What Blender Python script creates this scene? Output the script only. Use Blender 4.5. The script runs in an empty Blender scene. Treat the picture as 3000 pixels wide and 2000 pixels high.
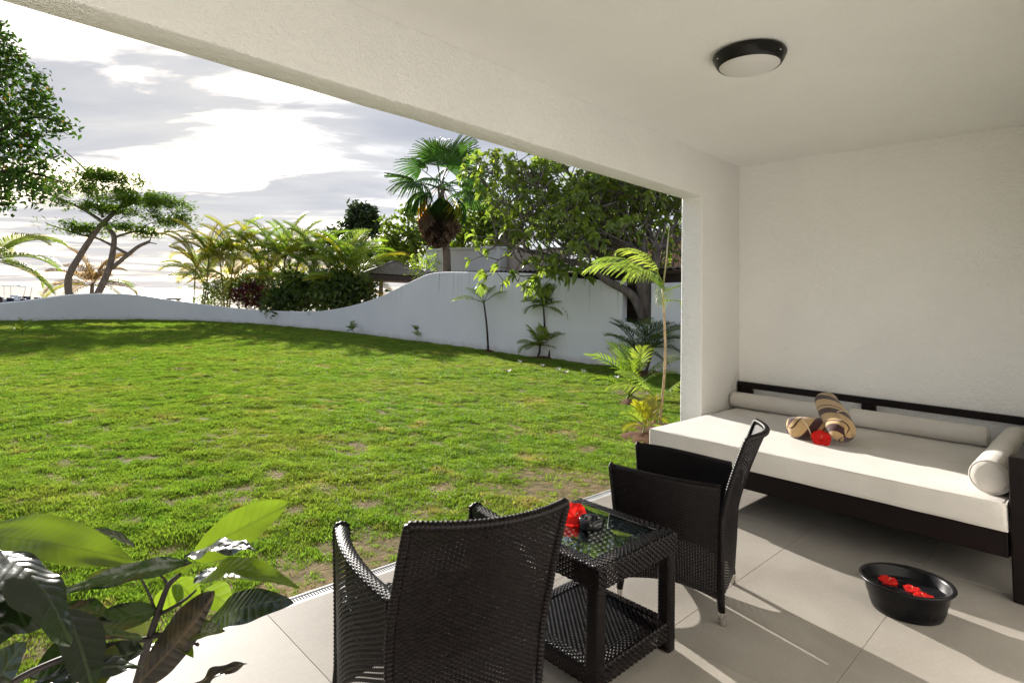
import bpy, bmesh, math, random
import numpy as np
from mathutils import Vector, Matrix, Quaternion, noise
R = math.radians
rnd = random.Random(11)
sc = bpy.context.scene
C = sc.collection

# ------------------------------------------------------------------ camera
RIGHT = Vector((0.736025, -0.676047, 0.035031))
DOWN = Vector((0.078546, 0.033887, -0.996334))
FWD = Vector((0.672382, 0.736079, 0.078042))
EYE = Vector((0.0, 0.0, 1.5))
F_PX, CX, CY = 1676.107, 1405.565, 746.408            # for a 3000 x 2000 frame
cam_data = bpy.data.cameras.new('camera')
cam = bpy.data.objects.new('camera', cam_data)
C.objects.link(cam)
m = Matrix.Identity(4)
for i in range(3):
    m[i][0] = RIGHT[i]; m[i][1] = -DOWN[i]; m[i][2] = -FWD[i]; m[i][3] = EYE[i]
cam.matrix_world = m
cam_data.sensor_width = 36.0
cam_data.lens = F_PX / 3000 * 36
cam_data.shift_x = (1500 - CX) / 3000
cam_data.shift_y = (CY - 1000) / 3000
cam_data.clip_start = 0.05
cam_data.clip_end = 60000
sc.camera = cam

# ------------------------------------------------------------------ sky, sun, exposure
SUN_EL = R(18.6)
SUN_DIR = Vector((0.235 * math.cos(SUN_EL), 0.972 * math.cos(SUN_EL), math.sin(SUN_EL))).normalized()   # towards the sun
world = bpy.data.worlds.new('World')
sc.world = world
world.use_nodes = True
wn, wl = world.node_tree.nodes, world.node_tree.links
wn.clear()
def wnode(t, **kw):
    n = wn.new(t)
    for k, v in kw.items(): setattr(n, k, v)
    return n
def wmath(op, a, b=None, c=None, clamp=False):
    n = wnode('ShaderNodeMath', operation=op, use_clamp=clamp)
    for i, v in enumerate((a, b, c)):
        if v is None: continue
        if hasattr(v, 'is_linked') or hasattr(v, 'links'): wl.new(v, n.inputs[i])
        else: n.inputs[i].default_value = v
    return n.outputs[0]
def wmix(f, a, b):
    n = wnode('ShaderNodeMix', data_type='RGBA')
    for s, v in ((n.inputs[0], f), (n.inputs[6], a), (n.inputs[7], b)):
        if hasattr(v, 'links'): wl.new(v, s)
        elif isinstance(v, (int, float)): s.default_value = v
        else: s.default_value = (*v, 1)
    return n.outputs[2]
def wramp(v, lo, hi):
    n = wnode('ShaderNodeMapRange', interpolation_type='SMOOTHSTEP')
    wl.new(v, n.inputs[0]); n.inputs[1].default_value = lo; n.inputs[2].default_value = hi
    return n.outputs[0]
sky = wnode('ShaderNodeTexSky', sky_type='NISHITA', sun_disc=False)
sky.sun_elevation = SUN_EL
sky.sun_rotation = math.atan2(SUN_DIR.x, SUN_DIR.y)
sky.air_density, sky.dust_density, sky.ozone_density = 1.0, 1.2, 1.0
co = wnode('ShaderNodeTexCoord')
sep = wnode('ShaderNodeSeparateXYZ'); wl.new(co.outputs['Generated'], sep.inputs[0])
dz = wmath('MAXIMUM', sep.outputs[2], 0.0)
den = wmath('ADD', dz, 0.075)
px = wmath('DIVIDE', sep.outputs[0], den); py = wmath('DIVIDE', sep.outputs[1], den)
comb = wnode('ShaderNodeCombineXYZ'); wl.new(px, comb.inputs[0]); wl.new(py, comb.inputs[1])
rot = wnode('ShaderNodeVectorRotate', rotation_type='Z_AXIS'); wl.new(comb.outputs[0], rot.inputs[0]); rot.inputs['Angle'].default_value = R(42)
def cloud_noise(scale, sx, sy, detail, rough, dist, off):
    mp = wnode('ShaderNodeMapping'); wl.new(rot.outputs[0], mp.inputs[0])
    mp.inputs['Scale'].default_value = (sx, sy, 1); mp.inputs['Location'].default_value = off
    n = wnode('ShaderNodeTexNoise'); wl.new(mp.outputs[0], n.inputs[0])
    n.inputs['Scale'].default_value = scale; n.inputs['Detail'].default_value = detail
    n.inputs['Roughness'].default_value = rough; n.inputs['Distortion'].default_value = dist
    return n.outputs[0]
n_big = cloud_noise(0.55, 0.75, 1.0, 5, 0.5, 0.6, (5.5, 12.3, 0))          # large sheets
n_mid = cloud_noise(1.5, 0.45, 1.35, 7, 0.56, 0.8, (5.9, 5.2, 0))       # drawn-out streaks
n_gap = cloud_noise(0.8, 0.6, 1.25, 6, 0.55, 0.5, (7.7, 12.3, 0))        # gaps to the blue
cover = wramp(wmath('MULTIPLY_ADD', n_mid, 0.35, wmath('MULTIPLY', n_gap, 0.65)), 0.39, 0.53)
dens = wmath('ADD', wmath('MULTIPLY', n_big, 0.55), wmath('MULTIPLY', n_mid, 0.45))
shade = wramp(dens, 0.40, 0.66)
nrm = wnode('ShaderNodeVectorMath', operation='NORMALIZE'); wl.new(co.outputs['Generated'], nrm.inputs[0])
dot = wnode('ShaderNodeVectorMath', operation='DOT_PRODUCT'); wl.new(nrm.outputs[0], dot.inputs[0]); dot.inputs[1].default_value = SUN_DIR
glow = wmath('POWER', wmath('MAXIMUM', dot.outputs['Value'], 0.0), 14.0)
lit = wmix(glow, (2.82, 2.93, 3.18), (3.12, 3.08, 3.02))
dark = wmix(glow, (1.68, 1.82, 2.22), (2.3, 2.35, 2.55))
cloud = wmix(shade, lit, dark)
haze_f = wmath('SUBTRACT', 1.0, wramp(sep.outputs[2], 0.0, 0.16))
cloud = wmix(wmath('MULTIPLY', haze_f, 0.55), cloud, (3.4, 3.15, 2.9))
skyc = wmix(0.5, sky.outputs[0], (0.85, 1.5, 2.8))
low = wmix(wmath('MULTIPLY', haze_f, 0.5), skyc, (2.9, 3.05, 3.3))
fin = wmix(cover, low, cloud)
bg = wnode('ShaderNodeBackground'); wl.new(fin, bg.inputs[0]); bg.inputs[1].default_value = 0.12
wl.new(bg.outputs[0], wnode('ShaderNodeOutputWorld').inputs[0])

sun_data = bpy.data.lights.new('sun', 'SUN')
sun_data.energy = 5.0; sun_data.angle = R(0.6); sun_data.color = (1.0, 0.945, 0.87)
sun = bpy.data.objects.new('sun', sun_data); C.objects.link(sun)
sun.rotation_euler = SUN_DIR.to_track_quat('Z', 'Y').to_euler()
sun.location = (0, 0, 30)

sc.view_settings.view_transform = 'Standard'
sc.view_settings.look = 'None'
sc.view_settings.exposure = 1.18
sc.view_settings.gamma = 1.0
sc.render.engine = 'CYCLES'
sc.cycles.use_denoising = True
sc.cycles.max_bounces = 12
sc.cycles.diffuse_bounces = 6
sc.cycles.glossy_bounces = 4
sc.cycles.transmission_bounces = 6
sc.cycles.transparent_max_bounces = 12
sc.cycles.sample_clamp_indirect = 6.0
sc.cycles.caustics_reflective = False
sc.cycles.caustics_refractive = False

# ------------------------------------------------------------------ helpers
def at(xd, yd, d):
    """A point of the place: seen at (xd, yd) on a 2352 x 1568 survey sheet, d metres ahead of the eye."""
    k = 3000 / 2352
    return EYE + (RIGHT * ((xd * k - CX) / F_PX) + DOWN * ((yd * k - CY) / F_PX) + FWD) * d
def tag(o, label=None, cat=None, group=None, kind=None):
    if label: o['label'] = label
    if cat: o['category'] = cat
    if group: o['group'] = group
    if kind: o['kind'] = kind
    return o
def empty(name, loc=(0, 0, 0), rz=0.0):
    o = bpy.data.objects.new(name, None); C.objects.link(o)
    o.location = loc; o.rotation_euler = (0, 0, rz); o.empty_display_size = 0.1
    return o
def link(name, me, mat=None, parent=None, smooth=False):
    if mat is not None and not me.materials: me.materials.append(mat)
    if smooth: me.polygons.foreach_set('use_smooth', [True] * len(me.polygons))
    o = bpy.data.objects.new(name, me); C.objects.link(o)
    o.parent = parent
    return o
def inst(name, me, parent=None, mw=None, mat=None):
    o = bpy.data.objects.new(name, me); C.objects.link(o); o.parent = parent
    if mw is not None: o.matrix_local = mw
    if mat is not None:
        o.material_slots[0].link = 'OBJECT'; o.material_slots[0].material = mat
    return o
class MB:
    def __init__(s): s.v = []; s.f = []
    def add(s, vs, fs):
        n = len(s.v); s.v += [tuple(p) for p in vs]; s.f += [tuple(i + n for i in f) for f in fs]; return s
    def box(s, x0, x1, y0, y1, z0, z1):
        v = [(x0, y0, z0), (x1, y0, z0), (x1, y1, z0), (x0, y1, z0), (x0, y0, z1), (x1, y0, z1), (x1, y1, z1), (x0, y1, z1)]
        return s.add(v, [(0, 3, 2, 1), (4, 5, 6, 7), (0, 1, 5, 4), (1, 2, 6, 5), (2, 3, 7, 6), (3, 0, 4, 7)])
    def tube(s, pts, rad, n=8, cap=True):
        pts = [Vector(p) for p in pts]
        if not hasattr(rad, '__len__'): rad = [rad] * len(pts)
        vs = []; ref = None
        for i, p in enumerate(pts):
            t = (pts[min(i + 1, len(pts) - 1)] - pts[max(i - 1, 0)])
            t = t.normalized() if t.length > 1e-9 else Vector((0, 0, 1))
            if ref is None:
                a = t.cross(Vector((0, 0, 1)) if abs(t.z) < 0.9 else Vector((1, 0, 0))).normalized()
            else:
                a = (ref - t * ref.dot(t))
                a = a.normalized() if a.length > 1e-6 else t.orthogonal().normalized()
            ref = a; b = t.cross(a)
            for k in range(n):
                w = 2 * math.pi * k / n
                vs.append(p + (a * math.cos(w) + b * math.sin(w)) * rad[i])
        fs = []
        for i in range(len(pts) - 1):
            for k in range(n):
                fs.append((i * n + k, i * n + (k + 1) % n, (i + 1) * n + (k + 1) % n, (i + 1) * n + k))
        if cap:
            fs.append(tuple(range(n))[::-1]); fs.append(tuple((len(pts) - 1) * n + k for k in range(n)))
        return s.add(vs, fs)
    def lathe(s, prof, n=32, sx=1.0, sy=1.0, c=(0, 0, 0)):
        vs = []
        for r, z in prof:
            for k in range(n):
                w = 2 * math.pi * k / n
                vs.append((c[0] + r * sx * math.cos(w), c[1] + r * sy * math.sin(w), c[2] + z))
        fs = []
        for i in range(len(prof) - 1):
            for k in range(n):
                fs.append((i * n + k, i * n + (k + 1) % n, (i + 1) * n + (k + 1) % n, (i + 1) * n + k))
        return s.add(vs, fs)
    def grid(s, fn, nu, nv, close_u=False):
        vs = [fn(i / nu, j / nv) for j in range(nv + 1) for i in range(nu + 1)]
        w = nu + 1
        return s.add(vs, [(j * w + i, j * w + i + 1, (j + 1) * w + i + 1, (j + 1) * w + i) for j in range(nv) for i in range(nu)])
    def mesh(s, name):
        me = bpy.data.meshes.new(name); me.from_pydata(s.v, [], s.f); me.update(); return me
    def build(s, name, mat, parent=None, smooth=False, bevel=0.0, seg=2, autos=None):
        me = s.mesh(name)
        if bevel:
            bm = bmesh.new(); bm.from_mesh(me); bmesh.ops.remove_doubles(bm, verts=bm.verts, dist=1e-5)
            bmesh.ops.recalc_face_normals(bm, faces=bm.faces)
            ed = [e for e in bm.edges if len(e.link_faces) == 2 and e.calc_face_angle(0) > 0.5]
            bmesh.ops.bevel(bm, geom=ed, offset=bevel, segments=seg, profile=0.5, affect='EDGES')
            bm.to_mesh(me); bm.free()
        else:
            bm = bmesh.new(); bm.from_mesh(me); bmesh.ops.recalc_face_normals(bm, faces=bm.faces); bm.to_mesh(me); bm.free()
        o = link(name, me, mat, parent, smooth)
        if smooth and autos is not None:
            me.polygons.foreach_set('use_smooth', [True] * len(me.polygons))
            try: me.set_sharp_from_angle(angle=R(autos))
            except Exception: pass
        return o
def np_mesh(name, V, F):
    """V (n,3) array, F (m,k) index array with k = 3 or 4."""
    me = bpy.data.meshes.new(name)
    n, mm, k = len(V), len(F), F.shape[1]
    me.vertices.add(n); me.vertices.foreach_set('co', V.astype(np.float32).ravel())
    me.loops.add(mm * k); me.loops.foreach_set('vertex_index', F.astype(np.int32).ravel())
    me.polygons.add(mm); me.polygons.foreach_set('loop_start', np.arange(0, mm * k, k, dtype=np.int32))
    try: me.polygons.foreach_set('loop_total', np.full(mm, k, dtype=np.int32))
    except Exception: pass
    me.update(calc_edges=True); me.validate()
    return me

# ------------------------------------------------------------------ materials
class NT:
    def __init__(s, name):
        s.m = bpy.data.materials.new(name); s.m.use_nodes = True
        s.t = s.m.node_tree; s.t.nodes.clear()
        s.out = s.n('ShaderNodeOutputMaterial')
    def n(s, t, **kw):
        x = s.t.nodes.new(t)
        for k, v in kw.items(): setattr(x, k, v)
        return x
    def set(s, sock, v):
        if hasattr(v, 'links'): s.t.links.new(v, sock)
        elif isinstance(v, (tuple, list)) and len(v) == 3 and sock.type == 'RGBA': sock.default_value = (*v, 1)
        else: sock.default_value = v
    def obj(s): return s.n('ShaderNodeTexCoord').outputs['Object']
    def pos(s): return s.n('ShaderNodeNewGeometry').outputs['Position']
    def noise(s, vec, scale, detail=4, rough=0.5, dist=0.0, stretch=None):
        if stretch:
            mp = s.n('ShaderNodeMapping'); s.set(mp.inputs[0], vec); mp.inputs['Scale'].default_value = stretch; vec = mp.outputs[0]
        x = s.n('ShaderNodeTexNoise'); s.set(x.inputs['Vector'], vec)
        x.inputs['Scale'].default_value = scale; x.inputs['Detail'].default_value = detail
        x.inputs['Roughness'].default_value = rough; x.inputs['Distortion'].default_value = dist
        return x.outputs[0]
    def ramp(s, v, lo, hi, a=0.0, b=1.0):
        x = s.n('ShaderNodeMapRange', interpolation_type='SMOOTHSTEP'); s.set(x.inputs[0], v)
        for i, w in zip((1, 2, 3, 4), (lo, hi, a, b)): x.inputs[i].default_value = w
        return x.outputs[0]
    def mix(s, f, a, b):
        x = s.n('ShaderNodeMix', data_type='RGBA'); s.set(x.inputs[0], f); s.set(x.inputs[6], a); s.set(x.inputs[7], b); return x.outputs[2]
    def math(s, op, a, b=0.0, clamp=False):
        x = s.n('ShaderNodeMath', operation=op, use_clamp=clamp); s.set(x.inputs[0], a); s.set(x.inputs[1], b); return x.outputs[0]
    def bump(s, h, strength, dist=0.01, nrm=None):
        x = s.n('ShaderNodeBump'); s.set(x.inputs['Height'], h)
        x.inputs['Strength'].default_value = strength; x.inputs['Distance'].default_value = dist
        if nrm is not None: s.set(x.inputs['Normal'], nrm)
        return x.outputs[0]
    def bsdf(s, col, rough=0.5, nrm=None, spec=0.5, metal=0.0, **kw):
        x = s.n('ShaderNodeBsdfPrincipled')
        s.set(x.inputs['Base Color'], col); s.set(x.inputs['Roughness'], rough)
        x.inputs['Specular IOR Level'].default_value = spec; x.inputs['Metallic'].default_value = metal
        if nrm is not None: s.set(x.inputs['Normal'], nrm)
        for k, v in kw.items(): s.set(x.inputs[k], v)
        return x.outputs[0]
    def done(s, sh): s.t.links.new(sh, s.out.inputs[0]); return s.m
def mat_plaster(name, col, bs=0.35, sc1=22, sc2=120, stain=0.06):
    t = NT(name); p = t.pos()
    a = t.noise(p, sc1, 6, 0.6); b = t.noise(p, sc2, 3, 0.5); big = t.noise(p, 0.9, 4, 0.55)
    c = t.mix(t.ramp(big, 0.35, 0.7, 0, 1), col, tuple(x * (1 - stain) for x in col))
    hgt = t.math('ADD', t.math('MULTIPLY', a, 0.7), t.math('MULTIPLY', b, 0.4))
    return t.done(t.bsdf(c, 0.85, t.bump(hgt, bs, 0.022), 0.25))
def mat_plain(name, col, rough=0.5, var=0.12, scale=8, bump=0.0, bscale=60, spec=0.5, metal=0.0, stretch=None, **kw):
    t = NT(name); p = t.obj()
    v = t.noise(p, scale, 5, 0.55, stretch=stretch)
    c = t.mix(t.ramp(v, 0.3, 0.7), tuple(x * (1 - var) for x in col), tuple(min(1, x * (1 + var)) for x in col))
    nm = t.bump(t.noise(p, bscale, 4, 0.6, stretch=stretch), bump, 0.004) if bump else None
    return t.done(t.bsdf(c, t.ramp(v, 0.2, 0.8, max(0.02, rough - 0.06), rough + 0.06), nm, spec, metal, **kw))
def mat_leaf(name, c1, c2, c3=None, trans=0.45, rough=0.42, scale=1.3, spec=0.4, tmul=1.6):
    """Leaf: glossy front over a translucent body; colour wanders from leaf to leaf."""
    t = NT(name); p = t.pos()
    f = t.ramp(t.noise(p, scale, 4, 0.6), 0.34, 0.66)
    c = t.mix(f, c1, c2)
    if c3:
        c = t.mix(t.ramp(t.noise(p, scale * 3.1, 3, 0.6), 0.60, 0.72), c, c3)
    oi = t.n('ShaderNodeObjectInfo').outputs['Random']
    hs = t.n('ShaderNodeHueSaturation'); t.set(hs.inputs['Color'], c)
    t.set(hs.inputs['Value'], t.ramp(oi, 0, 1, 0.8, 1.2)); t.set(hs.inputs['Hue'], t.ramp(oi, 0, 1, 0.49, 0.508))
    c = hs.outputs[0]
    pr = t.bsdf(c, rough, None, spec)
    tr = t.n('ShaderNodeBsdfTranslucent')
    g = t.n('ShaderNodeMix', data_type='RGBA', blend_type='MULTIPLY'); g.inputs[0].default_value = 1
    t.set(g.inputs[6], c); g.inputs[7].default_value = (tmul * 1.1, tmul * 1.15, tmul * 0.55, 1); t.set(tr.inputs[0], g.outputs[2])
    mx = t.n('ShaderNodeMixShader'); mx.inputs[0].default_value = trans
    t.t.links.new(pr, mx.inputs[1]); t.t.links.new(tr.outputs[0], mx.inputs[2])
    return t.done(mx.outputs[0])
def mat_bark(name, c1, c2, scale=9):
    t = NT(name); p = t.obj()
    v = t.noise(p, scale, 6, 0.65, stretch=(1, 1, 0.35)); b = t.noise(p, scale * 4, 4, 0.6, stretch=(1, 1, 0.3))
    return t.done(t.bsdf(t.mix(t.ramp(v, 0.3, 0.7), c1, c2), 0.85, t.bump(b, 0.7, 0.02), 0.2))

# ================================================================== the setting
M_wall = mat_plaster('white_plaster', (0.89, 0.88, 0.855), 1.0, 17, 80, 0.06)
M_ceil = mat_plaster('ceiling_plaster', (0.90, 0.89, 0.865), 0.7, 40, 130, 0.04)
M_out = mat_plaster('white_garden_render', (0.78, 0.785, 0.79), 0.15, 18, 100, 0.05)

# --- covered terrace of the house
house = empty('covered_terrace', (5.75, 2.74, 0))
tag(house, 'white plastered covered terrace with a wide beam opening onto the lawn', 'building')
hx, hy = -5.75, -2.74           # parts are written in world metres, shifted to the empty
def wallpart(name, b, mat, **kw):
    b.v = [(x + hx, y + hy, z) for x, y, z in b.v]
    return b.build(name, mat, house, **kw)
YI, YO, ZS, ZC, XJ, XW = 2.63, 2.85, 2.585, 3.03, 5.33, 6.16
# wall with the opening: outline in x,z, slightly wavy edges as hand-floated plaster has
out = [(-5.2, ZS)]
N = 60
for i in range(1, N): out.append((-5.2 + (XJ + 5.2) * i / N, ZS + 0.007 * noise.noise((i * 0.55, 3.1, 0))))
out.append((XJ, ZS))
for i in range(1, 16): out.append((XJ + 0.007 * noise.noise((7.7, i * 0.6, 0)), ZS * (1 - i / 16)))
out += [(XJ, -0.3), (XW + 0.2, -0.3), (XW + 0.2, ZC + 0.35), (-5.2, ZC + 0.35)]
b = MB(); n = len(out)
b.add([(x, YI, z) for x, z in out] + [(x, YO, z) for x, z in out],
      [tuple(range(n)), tuple(range(n, 2 * n))[::-1]] + [(i, i + n, (i + 1) % n + n, (i + 1) % n) for i in range(n)])
wallpart('opening_wall', b, M_wall, bevel=0.012, seg=3, smooth=True, autos=40)
wallpart('side_wall', MB().box(XW, XW + 0.2, -0.248, YI - 0.001, -0.3, ZC + 0.35), M_wall)
wallpart('back_wall', MB().box(-5.2, XW + 0.2, -0.45, -0.25, -0.3, ZC + 0.35), M_wall)  # unseen; set close behind the camera to bounce sunlight into the terrace
wallpart('end_pillar', MB().box(-5.4, -5.202, 2.25, YO, -0.3, ZC + 0.35), M_wall)
wallpart('ceiling', MB().box(-5.2, XW - 0.001, -0.248, YI - 0.002, ZC, ZC + 0.3), M_ceil)
wallpart('roof_slab', MB().box(-5.6, XW + 0.4, -2.0, YO + 0.15, ZC + 0.352, ZC + 0.5), M_wall)

# --- terrace floor: grout bed with one slab of porcelain per tile
t = NT('grout'); M_grout = t.done(t.bsdf((0.24, 0.225, 0.20), 0.9))
t = NT('porcelain_tile'); p = t.pos()
v1 = t.noise(p, 2.2, 6, 0.6, 0.4); v2 = t.noise(p, 55, 4, 0.6)
c = t.mix(t.ramp(v1, 0.3, 0.72), (0.282, 0.258, 0.226), (0.338, 0.312, 0.276))
c = t.mix(t.math('MULTIPLY', t.ramp(v2, 0.45, 0.75), 0.25), c, (0.42, 0.39, 0.35))
grit = t.ramp(t.noise(p, 38, 5, 0.75), 0.69, 0.73)
c = t.mix(t.math('MULTIPLY', grit, 0.5), c, (0.20, 0.16, 0.11))
c = t.mix(t.math('MULTIPLY', t.ramp(t.noise(p, 1.1, 6, 0.7, 1.2), 0.55, 0.75), 0.22), c, (0.30, 0.27, 0.23))
oi = t.n('ShaderNodeObjectInfo').outputs['Random']
hs = t.n('ShaderNodeHueSaturation'); t.set(hs.inputs['Color'], c); t.set(hs.inputs['Value'], t.ramp(oi, 0, 1, 0.92, 1.06))
M_tile = t.done(t.bsdf(hs.outputs[0], t.ramp(v1, 0.2, 0.8, 0.50, 0.62), t.bump(t.noise(p, 160, 3, 0.5), 0.05, 0.002), 0.10))
floor = MB().box(-5.2, XW, -0.25, 2.702, -0.2, -0.0035).build('terrace_floor', M_grout)
tag(floor, 'grey beige porcelain tiled terrace floor', 'floor', kind='structure')
TW, TH = 1.92, 0.637
tile_cache = {}
row = 0; ytop = 2.700
while ytop > -.25:
    y1 = ytop; y0 = max(ytop - TH + 0.0024, -.25)
    x = {0: 1.2, 1: 0.56, 2: 0.60, 3: 0.55}.get(row, 0.6 + 0.64 * (row % 3)) - 4 * TW
    while x < XW:
        a, bb = max(x + 0.0012, -5.2), min(x + TW - 0.0012, XW - 0.004)
        if bb - a > 0.03 and y1 - y0 > 0.02:
            key = (round(bb - a, 3), round(y1 - y0, 3))
            if key not in tile_cache:
                o = MB().box(-key[0] / 2, key[0] / 2, -key[1] / 2, key[1] / 2, -0.007, 0).build('tile', M_tile, floor, bevel=0.0008, seg=1)
                tile_cache[key] = o.data
            else:
                o = inst('tile', tile_cache[key], floor)
            o.location = ((a + bb) / 2, (y0 + y1) / 2, 0)
        x += TW
    ytop -= TH; row += 1

# --- slot drain along the edge of the terrace
M_drain = mat_plain('drain_plastic', (0.50, 0.50, 0.50), 0.45, 0.1, 5)
M_dgap = mat_plain('drain_shadow_gap', (0.08, 0.08, 0.08), 0.9)
dr = empty('drain_channel', (0.5, 2.742, 0)); tag(dr, 'pale grey slotted drain running between terrace tiles and lawn', 'drain')
x0, x1 = -5.7, XJ - 0.5
MB().box(x0, x1, -0.037, 0.037, -0.12, -0.03).build('trough', M_dgap, dr)
b = MB().box(x0, x1, -0.040, -0.018, -0.03, -0.002); b.box(x0, x1, 0.026, 0.038, -0.03, -0.001)
b.build('frame', M_drain, dr)
b = MB(); x = x0
while x < x1:
    b.box(x, x + 0.0085, -0.0175, 0.0255, -0.018, -0.004); x += 0.0155
tag(b.build('grate', M_drain, dr), kind='stuff')

# --- garden wall: swept along its plan curve, crest rolling up and down
WALL = [(-9, 27.6, .62), (-4, 28.5, .62), (-0.03, 29.31, .67), (0.84, 29.54, .68), (1.78, 29.76, .75), (2.8, 30.12, .93), (3.91, 30.59, 1.11), (5.11, 30.97, 1.18),
        (6.37, 31.1, 1.16), (7.61, 30.84, .99), (8.79, 30.09, .84), (9.82, 28.84, .71), (10.65, 27.16, .65), (11.28, 25.18, .67),
        (11.71, 23.04, .76), (11.97, 20.88, 1.03), (12.1, 18.79, 1.47), (12.15, 16.85, 2.05), (12.14, 15.9, 2.30), (12.14, 15.1, 2.38), (12.12, 13.52, 2.36),
        (12.1, 12.13, 2.33), (12.1, 10.91, 2.29), (12.11, 10.2, 2.26), (12.12, 9.55, 2.17), (12.16, 8.86, 2.12), (12.23, 8.0, 2.09), (12.31, 7.21, 2.04), (12.38, 6.48, 2.06), (12.42, 5.79, 2.07), (12.45, 2.0, 2.07), (12.5, -4, 2.0)]
def catmull(P, per):
    P = np.array(P, float); o = []
    for i in range(len(P) - 1):
        p0, p1, p2, p3 = P[max(i - 1, 0)], P[i], P[i + 1], P[min(i + 2, len(P) - 1)]
        for k in range(per):
            s = k / per
            o.append(0.5 * ((2 * p1) + (-p0 + p2) * s + (2 * p0 - 5 * p1 + 4 * p2 - p3) * s * s + (-p0 + 3 * p1 - 3 * p2 + p3) * s ** 3))
    o.append(P[-1]); return np.array(o)
wc = catmull(WALL, 10)
# notch left open for the old tree: y range and sill height
NY0, NY1, NZ = 7.28, 8.02, 1.05
t = NT('weathered_white_render'); p = t.pos()
sp = t.n('ShaderNodeSeparateXYZ'); t.set(sp.inputs[0], p)
big = t.noise(p, 0.5, 5, 0.6); fine = t.noise(p, 40, 4, 0.55)
drip = t.ramp(t.noise(p, 2.4, 3, 0.6, stretch=(1, 3.2, 0.05)), 0.57, 0.72)
hi = t.ramp(sp.outputs[2], 1.1, 2.3)
c = t.mix(t.ramp(big, 0.35, 0.7), (0.74, 0.74, 0.74), (0.68, 0.685, 0.69))
c = t.mix(t.math('MULTIPLY', t.math('MULTIPLY', drip, hi), 0.8), c, (0.30, 0.30, 0.29))
foot = t.ramp(t.math('ADD', sp.outputs[2], t.math('MULTIPLY', t.noise(p, 3, 4), 0.25)), 0.08, 0.32, 1, 0)
c = t.mix(t.math('MULTIPLY', foot, 0.6), c, (0.42, 0.38, 0.32))
M_gwall = t.done(t.bsdf(c, 0.85, t.bump(fine, 0.12, 0.01), 0.25))
def wall_strip(pts, close0=True, close1=True):
    b = MB(); T = 0.11; vs = []; fs = []
    for i, (x, y, z) in enumerate(pts):
        q0, q1 = pts[max(i - 1, 0)], pts[min(i + 1, len(pts) - 1)]
        tx, ty = q1[0] - q0[0], q1[1] - q0[1]; L = math.hypot(tx, ty) or 1; nx, ny = -ty / L, tx / L
        for s, zz in ((-1, -0.6), (-1, z - 0.025), (-0.8, z - 0.005), (-0.45, z + 0.004), (0.45, z + 0.004), (0.8, z - 0.005), (1, z - 0.025), (1, -0.6)):
            vs.append((x + nx * T * s, y + ny * T * s, zz))
    for i in range(len(pts) - 1):
        for k in range(7): fs.append((i * 8 + k, (i + 1) * 8 + k, (i + 1) * 8 + k + 1, i * 8 + k + 1))
    if close0: fs.append(tuple(range(8)))
    if close1: fs.append(tuple((len(pts) - 1) * 8 + k for k in range(8))[::-1])
    return b.add(vs, fs)
gw = empty('garden_wall', (12.1, 12.0, 0)); tag(gw, 'white rendered garden wall with a rolling wave shaped crest round the lawn', 'wall')
right_side, left_side, notch = [], [], []
for x, y, z in wc:
    if y > NY1: left_side.append((x, y, z))
    elif y < NY0 and x > 12: right_side.append((x, y, z))
def widened(pts, edge_y, sgn):      # the jambs of the notch curve down to its sill
    return pts
xm = 12.27
left_side.append((12.225, NY1, 2.09))
right_side.insert(0, (12.305, NY0 - 0.0, 2.045))
sill = [(12.305, NY0 + 0.001, NZ - .03), (12.29, 7.4, NZ), (12.26, 7.7, NZ + .0), (12.226, NY1 - 0.001, NZ + .04)]
for nm, pts in (('left', left_side), ('right', right_side), ('sill', sill)):
    b = wall_strip(pts); b.v = [(x - 12.1, y - 12.0, z) for x, y, z in b.v]
    b.build('wall_run' if nm != 'sill' else 'notch_sill', M_gwall, gw, smooth=True, autos=35)

# --- lawn sheet, earth behind the wall, sea
def inside_wall(x, y):
    # distance sign relative to wall curve (True on the house side)
    d = (wc[:, 0] - x) ** 2 + (wc[:, 1] - y) ** 2
    i = int(d.argmin()); j = min(i + 1, len(wc) - 1); k = max(i - 1, 0)
    tx, ty = wc[j, 0] - wc[k, 0], wc[j, 1] - wc[k, 1]
    return (tx * (y - wc[i, 1]) - ty * (x - wc[i, 0])) < 0, math.sqrt(d[i])
def lawn_h(x, y):
    return -0.030 + 0.022 * noise.noise((x * 0.9, y * 0.9, 0)) + (0.022 * noise.noise((x * 2.6, y * 2.6, 4)) + 0.02 * noise.noise((x * 5.5, y * 5.5, 8))) * min(1, max(0, (y - 2.8) * 1.2))
xs = np.arange(-9, 13.0, 0.22); ys = np.concatenate([[2.784], np.arange(2.95, 32.2, 0.22)])
V = np.array([(x, y, lawn_h(x, y)) for y in ys for x in xs]); nx = len(xs)
F = []
for j in range(len(ys) - 1):
    for i in range(nx - 1):
        cx_, cy_ = xs[i] + 0.11, (ys[j] + ys[j + 1]) / 2
        ins, dd = inside_wall(cx_, cy_)
        if (ins or dd < 0.3) and not (cx_ > XJ - 0.0 and cy_ < YO - 0.1):
            F.append((j * nx + i, j * nx + i + 1, (j + 1) * nx + i + 1, (j + 1) * nx + i))
F = np.array(F)
t = NT('lawn_soil'); p = t.pos()
n1 = t.noise(p, 1.1, 5, 0.6); n2 = t.noise(p, 14, 5, 0.65)
c = t.mix(t.ramp(n2, 0.35, 0.65), (0.10, 0.085, 0.035), (0.20, 0.145, 0.075))
c = t.mix(t.ramp(n1, 0.52, 0.68), c, (0.25, 0.175, 0.095))
M_soil = t.done(t.bsdf(c, 0.95, t.bump(n2, 0.8, 0.03), 0.1))
lawn = link('lawn', np_mesh('lawn', V, F), M_soil, smooth=True)
tag(lawn, 'short green lawn reaching from the terrace to the white wall', 'lawn', kind='structure')

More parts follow.
